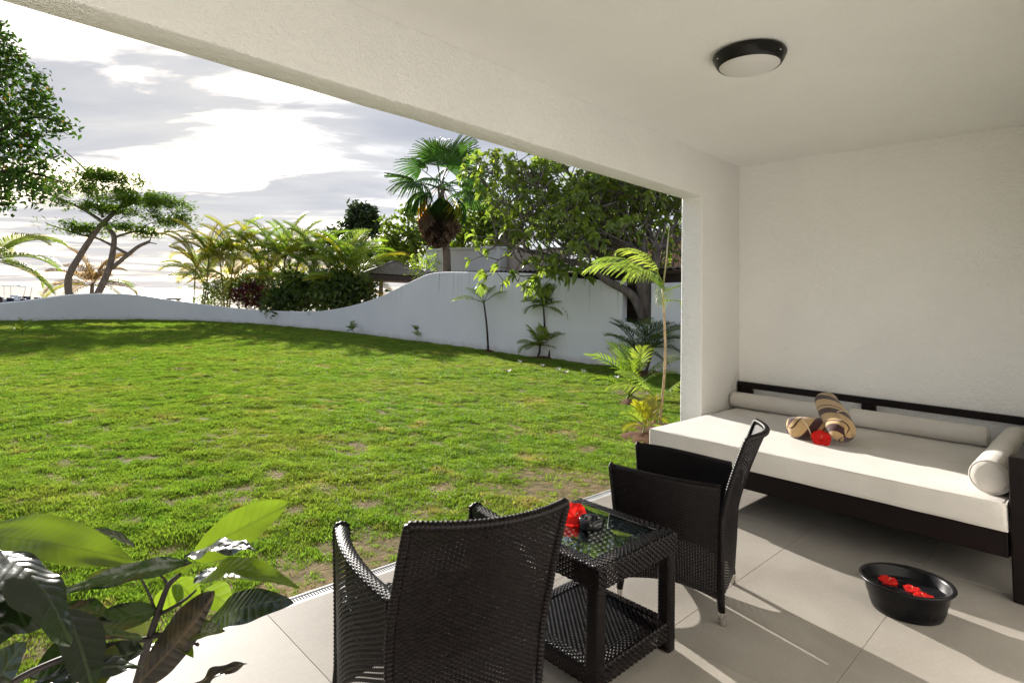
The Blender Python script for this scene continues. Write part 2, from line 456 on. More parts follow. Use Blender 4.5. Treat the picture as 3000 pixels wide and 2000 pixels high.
M_earth = mat_plain('dry_earth', (0.30, 0.24, 0.16), 0.95, 0.3, 0.7, 0.5, 8, 0.1)
def ground_h(x, y):
    return -0.55 - 0.02 * max(0, y - 32) if y > 5 else -0.4
gx = np.concatenate([np.linspace(-120, -12, 12), np.linspace(-10, 30, 30), np.linspace(34, 160, 16)])
gy = np.concatenate([[-60, -30, -10], np.linspace(-4, 80, 44)])
V = np.array([(x, y, (-0.45 if y < 32 else -0.45 - 0.055 * (y - 32))) for y in gy for x in gx]); nx = len(gx)
F = np.array([(j * nx + i, j * nx + i + 1, (j + 1) * nx + i + 1, (j + 1) * nx + i) for j in range(len(gy) - 1) for i in range(nx - 1)])
tag(link('ground', np_mesh('ground', V, F), M_earth), 'bare sandy ground sloping from the garden to the sea', 'ground', kind='structure')
t = NT('sea_water'); p = t.pos()
w1 = t.noise(p, 0.35, 5, 0.6, stretch=(1, 1, 1)); w2 = t.noise(p, 0.05, 4, 0.6)
M_sea = t.done(t.bsdf((0.04, 0.09, 0.12), 0.12, t.bump(t.math('ADD', w1, w2), 0.35, 0.5), 0.5))
tag(link('sea', np_mesh('sea', np.array([(-30000, -200, -2.3), (30000, -200, -2.3), (30000, 40000, -2.3), (-30000, 40000, -2.3)]), np.array([(0, 1, 2, 3)])), M_sea), 'calm pale sea reaching to the horizon', 'sea', kind='structure')

# ================================================================== furniture
t = NT('dark_wicker'); p = t.obj()
oi = t.noise(p, 35, 4, 0.6)
M_wick = t.done(t.bsdf(t.mix(t.ramp(oi, 0.3, 0.7), (0.0022, 0.0014, 0.0016), (0.0065, 0.0036, 0.004)), t.ramp(oi, 0.2, 0.8, 0.34, 0.48), t.bump(t.noise(p, 420, 2, 0.5), 0.15, 0.001), 0.20))
M_steel = mat_plain('brushed_steel', (0.62, 0.60, 0.57), 0.28, 0.06, 30, metal=1.0)
M_wood = mat_plain('dark_stained_wood', (0.0055, 0.0022, 0.002), 0.48, 0.35, 6, 0.12, 40, 0.18, stretch=(1, 0.12, 1))
t = NT('cream_canvas'); p = t.obj()
wv = t.math('ADD', t.noise(p, 260, 2, 0.5), t.math('MULTIPLY', t.noise(p, 9, 5, 0.55), 1.2))
M_cloth = t.done(t.bsdf(t.mix(t.ramp(t.noise(p, 3, 4, 0.6), 0.3, 0.7), (0.595, 0.560, 0.512), (0.655, 0.622, 0.572)), 0.9, t.bump(wv, 0.42, 0.010), 0.15, **{'Sheen Weight': 0.15}))

def weave(mb_v, mb_f, S, Lu, Lv, pu=0.0145, pv=0.0078, amp=0.0022, wv=0.95, ws=0.0092, off=0):
    """Basket weave over the surface S(u, v): strands run along u, thin stakes along v."""
    nu, nv = max(3, round(Lu / pu)), max(3, round(Lv / pv))
    def PN(u, v):
        e = 1e-4
        P = S(u, v); du = S(np.clip(u + e, 0, 1), v) - S(np.clip(u - e, 0, 1), v); dv = S(u, np.clip(v + e, 0, 1)) - S(u, np.clip(v - e, 0, 1))
        N = np.cross(du, dv); N /= np.linalg.norm(N, axis=-1, keepdims=True) + 1e-12
        return P, N
    def emit(G):              # G (a, b, 3) grid of points -> quads
        n0 = sum(len(x) for x in mb_v); a, bb = G.shape[:2]
        mb_v.append(G.reshape(-1, 3))
        idx = (np.arange(a)[:, None] * bb + np.arange(bb)[None, :]) + n0
        mb_f.append(np.stack([idx[:-1, :-1], idx[:-1, 1:], idx[1:, 1:], idx[1:, :-1]], -1).reshape(-1, 4))
    ks = np.linspace(0, 1, nu * 2 + 1)
    for j in range(nv):
        vc = (j + 0.5) / nv; hw = 0.5 * wv / nv
        U = np.repeat(ks[None], 3, 0); Vv = np.repeat(np.array([vc - hw, vc, vc + hw])[:, None], len(ks), 1)
        P, N = PN(U, Vv)
        o = amp * np.cos(np.pi * (ks * nu - 0.5) + np.pi * (j + off))[None, :, None] + np.array([-0.0008, 0.0006, -0.0008])[:, None, None]
        emit(P + N * o)
    js = (np.arange(nv * 1) + 0.5) / nv
    js = np.concatenate([[0], js, [1]])
    for i in range(nu):
        uc = (i + 0.5) / nu; hw = 0.5 * ws / Lu
        U = np.repeat(np.array([uc - hw, uc + hw])[:, None], len(js), 1); Vv = np.repeat(js[None], 2, 0)
        P, N = PN(U, Vv)
        ph = np.concatenate([[0], np.arange(nv), [nv]])
        o = -0.9 * amp * np.cos(np.pi * i + np.pi * (ph + off))
        emit(P + N * o[None, :, None])
def weave_obj(name, specs, mat, parent):
    mv, mf = [], []
    for S, kw in specs: weave(mv, mf, S, **kw)
    me = np_mesh(name, np.concatenate(mv), np.concatenate(mf))
    return link(name, me, mat, parent, smooth=True)
def interp_path(pts):
    P = catmull(pts, 8); d = np.concatenate([[0], np.cumsum(np.linalg.norm(np.diff(P, axis=0), axis=1))]); d /= d[-1]
    return lambda u: np.stack([np.interp(u, d, P[:, k]) for k in range(P.shape[1])], -1)

# ---------------------------------------------------------------- wicker armchair (local: x right, y forward)
def arm_surface(s):
    top = interp_path([(s * .300, .285), (s * .322, .12), (s * .310, -.06), (s * .270, -.245)])
    bot = interp_path([(s * .278, .235), (s * .290, .10), (s * .272, -.06), (s * .232, -.235)])
    W = .048
    def S(u, v):
        zt = 0.646 + 0.010 * np.cos(u * 3.1); zb = 0.105 + 0.05 * np.sin(np.pi * u)
        # v: outer face up (0-.5), over the top (.5-.58), inner face down (.58-1)
        a = np.clip(v / .5, 0, 1); c2 = np.clip((v - .58) / .42, 0, 1); m2 = np.clip((v - .5) / .08, 0, 1)
        To, Bo = top(u), bot(u)
        curve = a ** 1.35
        xo = Bo + (To - Bo) * curve[..., None]; zo = zb + (zt - zb) * a
        inn = To.copy(); inn[..., 0] -= s * W; bi = Bo.copy(); bi[..., 0] -= s * W
        zi = zt + (0.40 - zt) * c2; xi = inn + (bi - inn) * (c2 * 0.45)[..., None]
        xm = To + (inn - To) * m2[..., None]; zm_ = zt + 0.010 * np.sin(np.pi * m2)
        w1 = (v <= .5)[..., None]; w2 = ((v > .5) & (v < .58))[..., None]
        xy = np.where(w1, xo, np.where(w2, xm, xi)); z = np.where(w1[..., 0], zo, np.where(w2[..., 0], zm_, zi))
        return np.concatenate([xy, z[..., None]], -1)
    return S
def back_surface(u, v):
    x = (u - .5) * 2
    hw = .236 + .026 * np.clip(v / .6, 0, 1) - .004 * np.clip((v - .6) / .4, 0, 1)
    z = .115 + .772 * v
    y = -.250 - .115 * np.clip((v - .45) / .55, 0, 1) ** 1.35 - .068 * (1 - x * x) * (0.45 + 0.55 * v)
    zz = z + 0.05 * np.sin(np.pi * u) * np.clip(1 - v * 4, 0, 1)
    return np.stack([x * hw, y + 0 * x, zz], -1)
def make_chair(name):
    t_ = empty(name)
    weave_obj('backrest', [(back_surface, dict(Lu=.56, Lv=.83, wv=1.0, ws=.0112))], M_wick, t_)
    rim = MB()
    rp = [tuple(back_surface(np.array(0.0), np.array(v))) for v in np.linspace(0, .985, 22)] + [tuple(back_surface(np.array(u), np.array(1.0))) for u in np.linspace(.02, .98, 24)] + [tuple(back_surface(np.array(1.0), np.array(v))) for v in np.linspace(.985, 0, 22)]
    # the rim is bound with a flat cane, so it swells and narrows at each turn
    dense = []
    P = np.array(rp); d = np.concatenate([[0], np.cumsum(np.linalg.norm(np.diff(P, axis=0), axis=1))])
    nn = int(d[-1] / .0045)
    dd = np.linspace(0, d[-1], nn); Q = np.stack([np.interp(dd, d, P[:, k]) for k in range(3)], -1)
    rim.tube(Q, [.0135 + (.0016 if i % 3 else -.0022) for i in range(nn)], 8)
    rim.build('back_rim', M_wick, t_, smooth=True)
    for s in (-1, 1):
        weave_obj('armrest', [(arm_surface(s), dict(Lu=.56, Lv=.98))], M_wick, t_)
        # bound front edge of the arm
        S = arm_surface(s); P = np.array([S(np.array(0.0), np.array(v)) for v in np.linspace(0, 1, 60)])
        d = np.concatenate([[0], np.cumsum(np.linalg.norm(np.diff(P, axis=0), axis=1))]); nn = int(d[-1] / .0045)
        dd = np.linspace(0, d[-1], nn); Q = np.stack([np.interp(dd, d, P[:, k]) for k in range(3)], -1)
        MB().tube(Q, [.009 + (.0014 if i % 3 else -.002) for i in range(nn)], 6).build('arm_rim', M_wick, t_, smooth=True)
    seat = lambda u, v: np.stack([(u - .5) * 2 * (.235 + .035 * v), -.25 + .53 * v + 0 * u, .405 + .02 * v - .012 * np.sin(np.pi * u) * np.sin(np.pi * v)], -1)
    weave_obj('seat', [(seat, dict(Lu=.52, Lv=.53, pu=.014, pv=.010))], M_wick, t_)
    apron = lambda u, v: np.stack([(u - .5) * 2 * (.258 + .012 * v), .262 + .014 * v + 0 * u, .105 + .06 * np.sin(np.pi * u) * (1 - v) + .32 * v], -1)
    weave_obj('front_apron', [(apron, dict(Lu=.52, Lv=.32))], M_wick, t_)
    for sx, yy, tx in ((-1, -.245, .232), (1, -.245, .232), (-1, .225, .278), (1, .225, .278)):
        lg = MB().tube([(sx * (tx - .012), yy * .97, .42), (sx * tx, yy, .10), (sx * (tx + .004), yy * 1.02, .056)], [.019, .0185, .0165], 12).build('leg', M_wick, t_, smooth=True)
        MB().tube([(sx * (tx + .004), yy * 1.02, .0565), (sx * (tx + .006), yy * 1.03, .004), (sx * (tx + .006), yy * 1.03, 0.0)], [.0172, .0160, .0145], 16).build('foot_cap', M_steel, lg, smooth=True, autos=40)
    return t_
def copy_tree(o, parent=None):
    c_ = o.copy(); C.objects.link(c_); c_.parent = parent
    for ch in o.children: copy_tree(ch, c_)
    return c_
chair_a = make_chair('wicker_armchair')
chair_b = copy_tree(chair_a)
fR = Vector((-.31, .95, 0)); fR.normalize()
chair_a.location = (3.045 + fR.x * .25, 1.36 + fR.y * .25, 0); chair_a.rotation_euler = (0, 0, R(18))
tag(chair_a, 'dark brown wicker armchair between the side table and the daybed', 'armchair', 'wicker armchairs facing the lawn')
fL = Vector((.275, .961, 0)); fL.normalize()
chair_b.location = (1.232 + fL.x * .25, 1.330 + fL.y * .25, 0); chair_b.rotation_euler = (0, 0, R(-16))
tag(chair_b, 'dark brown wicker armchair seen from behind, nearest the potted plant', 'armchair', 'wicker armchairs facing the lawn')

# ---------------------------------------------------------------- wicker side table with a glass top
TX0, TX1, TY0, TY1, TZ = 1.875, 2.465, 1.325, 1.865, .503
tbl = empty('side_table', ((TX0 + TX1) / 2, (TY0 + TY1) / 2, 0)); tag(tbl, 'square dark wicker side table with inset glass top and lower shelf', 'side table')
hw, hd = (TX1 - TX0) / 2, (TY1 - TY0) / 2
def border(ax, s, hw, hd, B, ztop, drop):
    L = hw if ax == 0 else hd; D_ = hd if ax == 0 else hw
    tot = B + drop
    def S(u, v):
        w = v * tot
        ww = np.clip(w, 0, B); dn = np.clip(w - B, 0, drop)
        off = D_ - B + ww; k = 1 - (B - ww) / L          # mitred ends
        along = (u - .5) * 2 * L * k
        rd = .006 * np.exp(-((w - B) / .008) ** 2)
        z = ztop - dn - rd * .6
        a, b_ = (along, s * (off - rd * .5)) if ax == 0 else (s * (off - rd * .5), along)
        return np.stack([a, b_, z + 0 * along], -1)
    return S, dict(Lu=2 * L, Lv=tot, pu=.015, pv=.0105, amp=.0028)
for ax, s in ((0, -1), (0, 1), (1, -1), (1, 1)):
    weave_obj('top_border', [border(ax, s, hw, hd, .066, TZ, .085)], M_wick, tbl)
slat = lambda u, v: np.stack([(u - .5) * 2 * (hw - .064), (v - .5) * 2 * (hd - .064), TZ - .014 + 0 * u], -1)
weave_obj('slatted_panel', [(slat, dict(Lu=2 * hw - .13, Lv=2 * hd - .13, pu=.016, pv=.027, amp=.0035, wv=.72, ws=.010))], M_wick, tbl)
t = NT('clear_glass')
gl = t.n('ShaderNodeBsdfGlass'); gl.inputs['Color'].default_value = (.93, .98, .96, 1); gl.inputs['Roughness'].default_value = 0.0; gl.inputs['IOR'].default_value = 1.5
M_glass = t.done(gl.outputs[0])
MB().box(-hw + .064, hw - .064, -hd + .064, hd - .064, TZ - .006, TZ + .001).build('glass_top', M_glass, tbl, bevel=.001, seg=1)
def leg_surface(cx, cy, r, z0, z1):
    def S(u, v):
        w = 2 * np.pi * u
        cxs, sns = np.cos(w), np.sin(w); k = 1 / (np.abs(cxs) ** 5 + np.abs(sns) ** 5) ** (1 / 5)
        return np.stack([cx + r * k * cxs, cy + r * k * sns, z0 + (z1 - z0) * v + 0 * u], -1)
    return S
for sx in (-1, 1):
    for sy in (-1, 1):
        weave_obj('leg', [(leg_surface(sx * (hw - .033), sy * (hd - .033), .029, 0.004, TZ - .02), dict(Lu=.23, Lv=.48, pu=.0096, pv=.0075))], M_wick, tbl)
        MB().box(sx * (hw - .033) - .024, sx * (hw - .033) + .024, sy * (hd - .033) - .024, sy * (hd - .033) + .024, 0, TZ - .03).build('leg_core', M_wick, tbl)
sh, sd = hw - .012, hd - .012
for ax, s in ((0, -1), (0, 1), (1, -1), (1, 1)):
    weave_obj('shelf_border', [border(ax, s, sh, sd, .055, .125, .07)], M_wick, tbl)
shelf = lambda u, v: np.stack([(u - .5) * 2 * (sh - .056), (v - .5) * 2 * (sd - .056), .120 + 0 * u], -1)
weave_obj('shelf', [(shelf, dict(Lu=2 * sh - .11, Lv=2 * sd - .11, pu=.0125, pv=.013, amp=.0035, wv=.74))], M_wick, tbl)
MB().box(-hw + .03, hw - .03, -hd + .03, hd - .03, .085, .112).build('shelf_board', M_wick, tbl)

# ---------------------------------------------------------------- ashtray
M_cer = mat_plain('black_glazed_ceramic', (0.012, 0.012, 0.014), 0.14, 0.1, 10)
b = MB(); n = 48; prof = [(.036, 0), (.053, .002), (.0565, .012), (.057, .034), (.054, .043), (.047, .046), (.038, .044), (.034, .036), (.033, .014), (.028, .010), (.0, .010)]
vs = []
for r, z in prof:
    for k in range(n):
        w = 2 * math.pi * k / n
        nt = max(0, math.cos(3 * w + .6)) ** 8
        zz = z - (.011 * nt if z > .038 else 0)
        vs.append((r * math.cos(w), r * math.sin(w), zz))
b.add(vs, [(i * n + k, i * n + (k + 1) % n, (i + 1) * n + (k + 1) % n, (i + 1) * n + k) for i in range(len(prof) - 1) for k in range(n)])
ash = b.build('ashtray', M_cer, None, smooth=True, autos=50)
ash.location = (2.177, 1.585, TZ + .0015); tag(ash, 'round black ceramic ashtray with notched rim on the glass table top', 'ashtray')

# ---------------------------------------------------------------- red hibiscus flowers
t = NT('red_petal'); p = t.obj()
ve = t.noise(p, 55, 4, 0.6, stretch=(1, 1, 0.4))
pr = t.bsdf(t.mix(t.ramp(ve, .3, .7), (0.58, 0.008, 0.006), (0.80, 0.022, 0.016)), 0.5, t.bump(ve, 0.3, 0.002), 0.3)
tr = t.n('ShaderNodeBsdfTranslucent'); tr.inputs[0].default_value = (0.95, 0.03, 0.02, 1)
mx = t.n('ShaderNodeMixShader'); mx.inputs[0].default_value = .38; t.t.links.new(pr, mx.inputs[1]); t.t.links.new(tr.outputs[0], mx.inputs[2])
M_petal = t.done(mx.outputs[0])
M_pollen = mat_plain('pollen_pink', (0.75, 0.25, 0.16), 0.7)
def hibiscus(name, loc, size, face, rz, label, cup=0.35, seed=0, group=None):
    e = empty(name, loc); e.rotation_mode = 'QUATERNION'
    e.rotation_quaternion = Vector(face).to_track_quat('Z', 'Y') @ Quaternion((0, 0, 1), rz)
    r_ = random.Random(seed)
    for k in range(5):
        ph = r_.random() * 6
        a0 = 2 * math.pi * k / 5 + r_.uniform(-.12, .12); cp = cup * r_.uniform(.7, 1.3)
        def fn(u, v):
            l = v; w = math.sin(math.pi * min(1, .12 + .74 * v)) ** .6 * .95 * (0.2 + .8 * v)
            if v > .8: w *= 1 - ((v - .8) / .2) ** 2 * .45
            s = (u - .5) * 2
            x = l * math.cos(cp * (1 - .4 * l)) ; z = l * math.sin(cp) * (1 - .75 * l * l) + .05 * math.sin(s * 7 + ph) * v * v + .04 * math.sin(v * 9 + ph + s * 3) * v
            y = s * w
            return (size * (x * math.cos(a0) - y * math.sin(a0)), size * (x * math.sin(a0) + y * math.cos(a0)), size * (z + .03 * (k % 2) + .02))
        MB().grid(fn, 8, 9).build('petal', M_petal, e, smooth=True)
    MB().tube([(0, 0, 0), (.10 * size, .02 * size, .25 * size), (.30 * size, .05 * size, .45 * size)], [.035 * size, .03 * size, .045 * size], 6).build('stamen', M_pollen, e, smooth=True)
    return tag(e, label, 'flower', group)
hibiscus('hibiscus_flower', (2.165, 1.672, TZ + .024), .064, (-.55, -.55, .75), R(20), 'red hibiscus flower lying beside the ashtray on the glass', .55, 3, 'red hibiscus flowers')

# ---------------------------------------------------------------- daybed
BX0, BX1, BY0, BY1 = 4.262, 6.08, 0.372, 2.552
bed = empty('daybed', (BX0, BY1, 0)); tag(bed, 'dark wooden daybed along the terrace side wall', 'daybed')
def bp(name, x0, x1, y0, y1, z0, z1, bv=.006):
    return MB().box(x0 - BX0, x1 - BX0, y0 - BY1, y1 - BY1, z0, z1).build(name, M_wood, bed, bevel=bv, seg=2)
bp('front_rail', 4.285, 4.325, .395, 2.54, .215, .350)
bp('end_rail', 4.326, 6.05, 2.50, 2.54, .215, .350)
bp('end_rail', 4.326, 6.05, .385, .42, .215, .350)
bp('back_rail_light_block', 6.051, 6.085, .42, 2.54, .004, .350)  # bottom rail, with an added drop to the floor that keeps the underside dark
bp('slat_deck', 4.326, 6.05, .421, 2.499, .300, .345)
bp('front_post', 4.268, 4.375, .268, .3845, 0, .757, .008)
bp('armrest', 4.376, 6.02, .285, .370, .690, .748, .006)
bp('end_panel', 4.376, 6.02, .310, .345, .350, .689, .004)
bp('leg', 4.30, 4.39, 2.405, 2.495, 0, .2145); bp('leg', 5.93, 6.03, 2.405, 2.495, 0, .2145); bp('leg', 5.93, 6.03, .30, .38, 0, .2145)
bp('back_rail', 6.09, 6.135, .27, 2.62, .690, .750, .005)
bp('back_post', 6.087, 6.132, 2.47, 2.615, .2, .689); bp('back_post', 6.087, 6.132, 1.405, 1.515, .2, .689); bp('back_post', 6.087, 6.132, .28, .40, .2, .689)

def soft_box(name, x0, x1, y0, y1, z0, z1, bev, amp, seed, parent=None, cuts=5):
    bm = bmesh.new(); bmesh.ops.create_cube(bm, size=1)
    for v in bm.verts: v.co = Vector(((x0 + x1) / 2 + v.co.x * (x1 - x0), (y0 + y1) / 2 + v.co.y * (y1 - y0), (z0 + z1) / 2 + v.co.z * (z1 - z0)))
    bmesh.ops.bevel(bm, geom=list(bm.edges), offset=bev, segments=4, profile=.55, affect='EDGES')
    for _ in range(cuts):
        ed = [e for e in bm.edges if e.calc_length() > .055]
        if not ed: break
        bmesh.ops.subdivide_edges(bm, edges=ed, cuts=1, use_grid_fill=True)
    bm.normal_update()
    for v in bm.verts:
        q_ = v.co
        k = noise.noise((q_.x * 2.2, q_.y * 2.2, q_.z * 3 + seed)) * amp + noise.noise((q_.x * 7 + 3, q_.y * 9, q_.z * 7 + seed)) * amp * .45
        # pulls at the seams: short creases across the front edge
        fr = math.exp(-((q_.x - x0) / .13) ** 2) * (1 if q_.z > (z0 + z1) / 2 - .02 else .6)
        k += fr * amp * .55 * noise.noise((q_.x * 9, q_.y * 21, seed + 5)) + amp * .25 * noise.noise((q_.x * 16, q_.y * 13, seed + 9))
        v.co = q_ + v.normal * k
    me = bpy.data.meshes.new(name); bm.to_mesh(me); bm.free()
    return link(name, me, M_cloth, parent, smooth=True)
mat_ = empty('mattress', (BX0, BY1, .352)); tag(mat_, 'thick cream canvas mattress lying on the daybed', 'mattress')
mo = soft_box('cover', 0, BX1 - BX0, BY0 + .02 - BY1, 0, 0, .152, .022, .0075, 2.0, mat_)
pip = []
for zz in (.147, .006):
    L = [(.006, -.004), (BX1 - BX0 - .006, -.004), (BX1 - BX0 - .006, BY0 + .024 - BY1), (.006, BY0 + .024 - BY1), (.006, -.004)]
    pts = []
    for a_, b_ in zip(L[:-1], L[1:]):
        for k in range(40):
            s = k / 40; x = a_[0] + (b_[0] - a_[0]) * s; y = a_[1] + (b_[1] - a_[1]) * s
            pts.append((x + .003 * noise.noise((y * 6, x * 3, zz * 30)), y, zz + .003 * noise.noise((x * 5, y * 5, 9 + zz * 30))))
    pts.append(pts[0])
    MB().tube(pts, .0042, 6, cap=False).build('piping', M_cloth, mat_, smooth=True)

def bolster(name, a, b_, r, label, seed):
    a, b_ = Vector(a), Vector(b_); e = empty(name, a); ax = (b_ - a); L = ax.length; ax.normalize()
    side = ax.cross(Vector((0, 0, 1))).normalized(); up = side.cross(ax)
    def fn(u, v):
        w = 2 * math.pi * u
        s = v * 1.12 - .06
        l = min(max(s, 0), 1) * L
        rr = r if 0 < s < 1 else r * max(0.0, 1 - (abs(s if s < 0 else s - 1) / .06)) ** .9
        if 0 < s < 1: rr = r * (1 - .10 * math.exp(-min(l, L - l) / .012))
        rr *= 1 + .022 * noise.noise((w * 1.2, l * 5, seed)) + .030 * noise.noise((math.cos(w) * 3, math.sin(w) * 3, l * 9 + seed)) * math.exp(-min(l, L - l) / .10)
        bulge = -.018 if s <= 0 else (.018 if s >= 1 else 0)
        q_ = min(abs(s if s < 0 else s - 1) / .06, 1) if not 0 < s < 1 else 0
        return tuple(ax * (l + bulge * math.sqrt(q_)) + side * (math.cos(w) * rr) + up * (math.sin(w) * rr * (.97 if math.sin(w) < 0 else 1)))
    MB().grid(fn, 40, 66).build('cover', M_cloth, e, smooth=True)
    for l in (.004, L - .004):
        pts = [tuple(ax * l + side * math.cos(2 * math.pi * k / 40) * r * .955 + up * math.sin(2 * math.pi * k / 40) * r * .955) for k in range(41)]
        MB().tube(pts, .0038, 6, cap=False).build('piping', M_cloth, e, smooth=True)
    return tag(e, label, 'bolster', 'cream bolsters on the daybed')
ZM = .505
bolster('bolster', (5.95, 2.600, ZM + .077), (5.95, 1.735, ZM + .077), .077, 'cream bolster along the wall at the garden end of the daybed', 1.0)
bolster('bolster', (5.95, 1.565, ZM + .077), (5.95, .645, ZM + .077), .077, 'cream bolster along the wall behind the striped towels, towards the camera end', 4.0)
bolster('bolster', (4.405, .474, ZM + .094), (5.95, .474, ZM + .094), .096, 'cream bolster laid across the daybed at its armrest end', 7.0)

# ---------------------------------------------------------------- rolled striped towels with a flower
t = NT('striped_towel'); p = t.obj()
sp = t.n('ShaderNodeSeparateXYZ'); t.set(sp.inputs[0], p)
at2 = t.math('ARCTAN2', sp.outputs[1], sp.outputs[0])
ph = t.math('ADD', t.math('MULTIPLY', sp.outputs[2], 4.4), t.math('MULTIPLY', at2, 0.318))
fr_ = t.math('FRACT', t.math('ADD', ph, 10.0))
br = t.math('MULTIPLY', t.ramp(fr_, .36, .385), t.ramp(fr_, .70, .725, 1, 0))
th = t.math('MULTIPLY', t.ramp(fr_, .86, .875), t.ramp(fr_, .925, .94, 1, 0))
c = t.mix(t.noise(p, 40, 3), (0.40, 0.26, 0.12), (0.52, 0.36, 0.18))
c = t.mix(br, c, (0.055, 0.022, 0.022)); c = t.mix(th, c, (0.07, 0.03, 0.026))
M_towel = t.done(t.bsdf(c, 0.95, t.bump(t.noise(p, 300, 3, .6), .5, .004), 0.1, **{'Sheen Weight': 0.3}))
def towel(name, a, b_, r, label, seed, spin, taper=.8):
    a, b_ = Vector(a), Vector(b_); L = (b_ - a).length
    e = empty(name, a); e.rotation_mode = 'QUATERNION'
    e.rotation_quaternion = (b_ - a).to_track_quat('Z', 'Y') @ Quaternion((0, 0, 1), spin)
    def roll(u, v):
        w = 2 * math.pi * u; l = v
        rr = r * (taper + (1 - taper) * math.sin(math.pi * min(l * .85 + .12, 1)))
        e0 = min(l, 1 - l) / .13
        if e0 < 1: rr *= math.sqrt(max(0, 1 - (1 - e0) ** 2)) * .9 + .1
        rr *= 1 + .03 * noise.noise((math.cos(w) * 1.5, math.sin(w) * 1.5, l * 4 + seed))
        return (rr * math.cos(w), rr * .92 * math.sin(w), l * L)
    MB().grid(roll, 44, 40).build('roll', M_towel, e, smooth=True)
    def flap(u, v):                      # outer turn of the towel, its edge running diagonally round the roll
        w = R(-70) + R(215) * u; l0, l1 = .02 + .02 * u, .30 + .36 * u
        l = l0 + (l1 - l0) * v
        x, y, z = roll(w / (2 * math.pi), l); k = 1 + .075 + .02 * noise.noise((u * 3, v * 3, seed))
        return (x * k, y * k, z - .004)
    MB().grid(flap, 30, 14).build('outer_turn', M_towel, e, smooth=True)
    hem = [Vector(flap(k / 30, 1.0)) for k in range(31)]
    MB().tube(hem, .0045, 6).build('hem', mat_hem, e, smooth=True)
    return tag(e, label, 'towel', 'rolled striped towels')
mat_hem = mat_plain('towel_hem', (0.62, 0.50, 0.36), 0.9)
towel('rolled_towel', (4.95, 1.735, ZM + .078), (5.16, 1.47, ZM + .088), .086, 'rolled beige and brown striped towel lying flat on the daybed', 1.0, R(200), .86)
towel('rolled_towel', (4.93, 1.335, ZM + .088), (5.42, 1.615, ZM + .285), .096, 'longer beige and brown striped towel roll propped across the other one', 5.0, R(150), .8)
hibiscus('hibiscus_flower', (4.925, 1.490, ZM + .036), .066, (-.8, -.25, .6), 1.0, 'red hibiscus flower tucked between the two rolled towels', .5, 8, 'red hibiscus flowers')

# ---------------------------------------------------------------- foot basin
M_tub = mat_plain('black_plastic', (0.004, 0.0038, 0.0045), 0.32, 0.12, 12, 0.05, 90, 0.18)
bs = empty('foot_basin', (3.705, .735, 0)); bs.rotation_euler = (0, 0, R(-25)); tag(bs, 'oval black plastic foot basin with water on the tiles before the daybed', 'basin')
prof = [(.0, .004), (.13, .004), (.142, .0), (.150, .003), (.160, .030), (.170, .075), (.174, .080), (.182, .128), (.192, .143), (.2, .146), (.203, .142), (.205, .146), (.203, .152), (.196, .155), (.187, .152), (.179, .140), (.172, .090), (.166, .084), (.156, .040), (.140, .012), (.0, .010)]
MB().lathe(prof, 64, 1.07, .95).build('tub', M_tub, bs, smooth=True, autos=55)
t = NT('still_water'); M_water = t.done(t.bsdf((0.012, 0.012, 0.014), 0.03, t.bump(t.noise(t.obj(), 14, 2), .06, .01), .5))
MB().lathe([(.0, 0), (.170, 0)], 64, 1.06, .94, (0, 0, .100)).build('water', M_water, bs)
for i, (x, y, s, lab, sd) in enumerate(((3.735, .820, .042, 'dark red hibiscus flower floating in the basin near its far end', 11), (3.72, .715, .036, 'red hibiscus flower floating at the middle of the basin', 12), (3.665, .655, .042, 'bright red hibiscus flower floating at the near sunlit side of the basin', 13))):
    hibiscus('hibiscus_flower', (x, y, .104), s, (-.12, -.05, 1), i * 1.1, lab, .28, sd, 'red hibiscus flowers')

# ---------------------------------------------------------------- ceiling lamp
M_blk = mat_plain('black_lamp_housing', (0.008, 0.007, 0.0065), 0.4, 0.1, 10, spec=0.25)
t = NT('opal_diffuser'); M_opal = t.done(t.bsdf((0.66, 0.64, 0.63), 0.35, None, 0.4, **{'Subsurface Weight': 0.0}))
lp = empty('ceiling_lamp', (3.400, 1.392, ZC)); tag(lp, 'round black rimmed ceiling lamp with white opal cover', 'lamp')
MB().lathe([(.165, 0), (.198, -.010), (.203, -.020), (.200, -.032), (.186, -.062), (.177, -.078), (.170, -.084), (.164, -.080)], 56).build('housing', M_blk, lp, smooth=True, autos=45)
MB().lathe([(.1668, -.081), (.155, -.091), (.127, -.102), (.085, -.111), (.045, -.116), (.0, -.118)], 56).build('diffuser', M_opal, lp, smooth=True)
for k in range(3):
    a_ = R(20 + 120 * k)
    MB().lathe([(0, -.006), (.006, -.005), (.007, 0)], 10, c=(.190 * math.cos(a_), .190 * math.sin(a_), -.046)).build('screw', M_steel, lp, smooth=True)

# ================================================================== grass (uncountable: one object)
proto = bpy.data.collections.new('grass_prototypes')        # not linked to the scene: instanced only
M_grass = None
t = NT('grass_blade'); p = t.pos()
n1 = t.noise(p, 0.55, 5, 0.6); n2 = t.noise(p, 3.2, 4, 0.6); n3 = t.noise(p, 1.7, 5, 0.65)
c = t.mix(t.ramp(n2, 0.30, 0.70), (0.088, 0.170, 0.017), (0.158, 0.245, 0.030))
c = t.mix(t.math('MULTIPLY', t.ramp(n1, 0.44, 0.68), 0.5), c, (0.220, 0.235, 0.048))
c = t.mix(t.math('MULTIPLY', t.ramp(n3, 0.56, 0.70), 0.75), c, (0.31, 0.24, 0.105))
oi = t.n('ShaderNodeObjectInfo').outputs['Random']
hs = t.n('ShaderNodeHueSaturation'); t.set(hs.inputs['Color'], c); t.set(hs.inputs['Value'], t.ramp(oi, 0, 1, 0.72, 1.25)); t.set(hs.inputs['Hue'], t.ramp(oi, 0, 1, .488, .505))
pr = t.bsdf(hs.outputs[0], 0.5, None, 0.3)
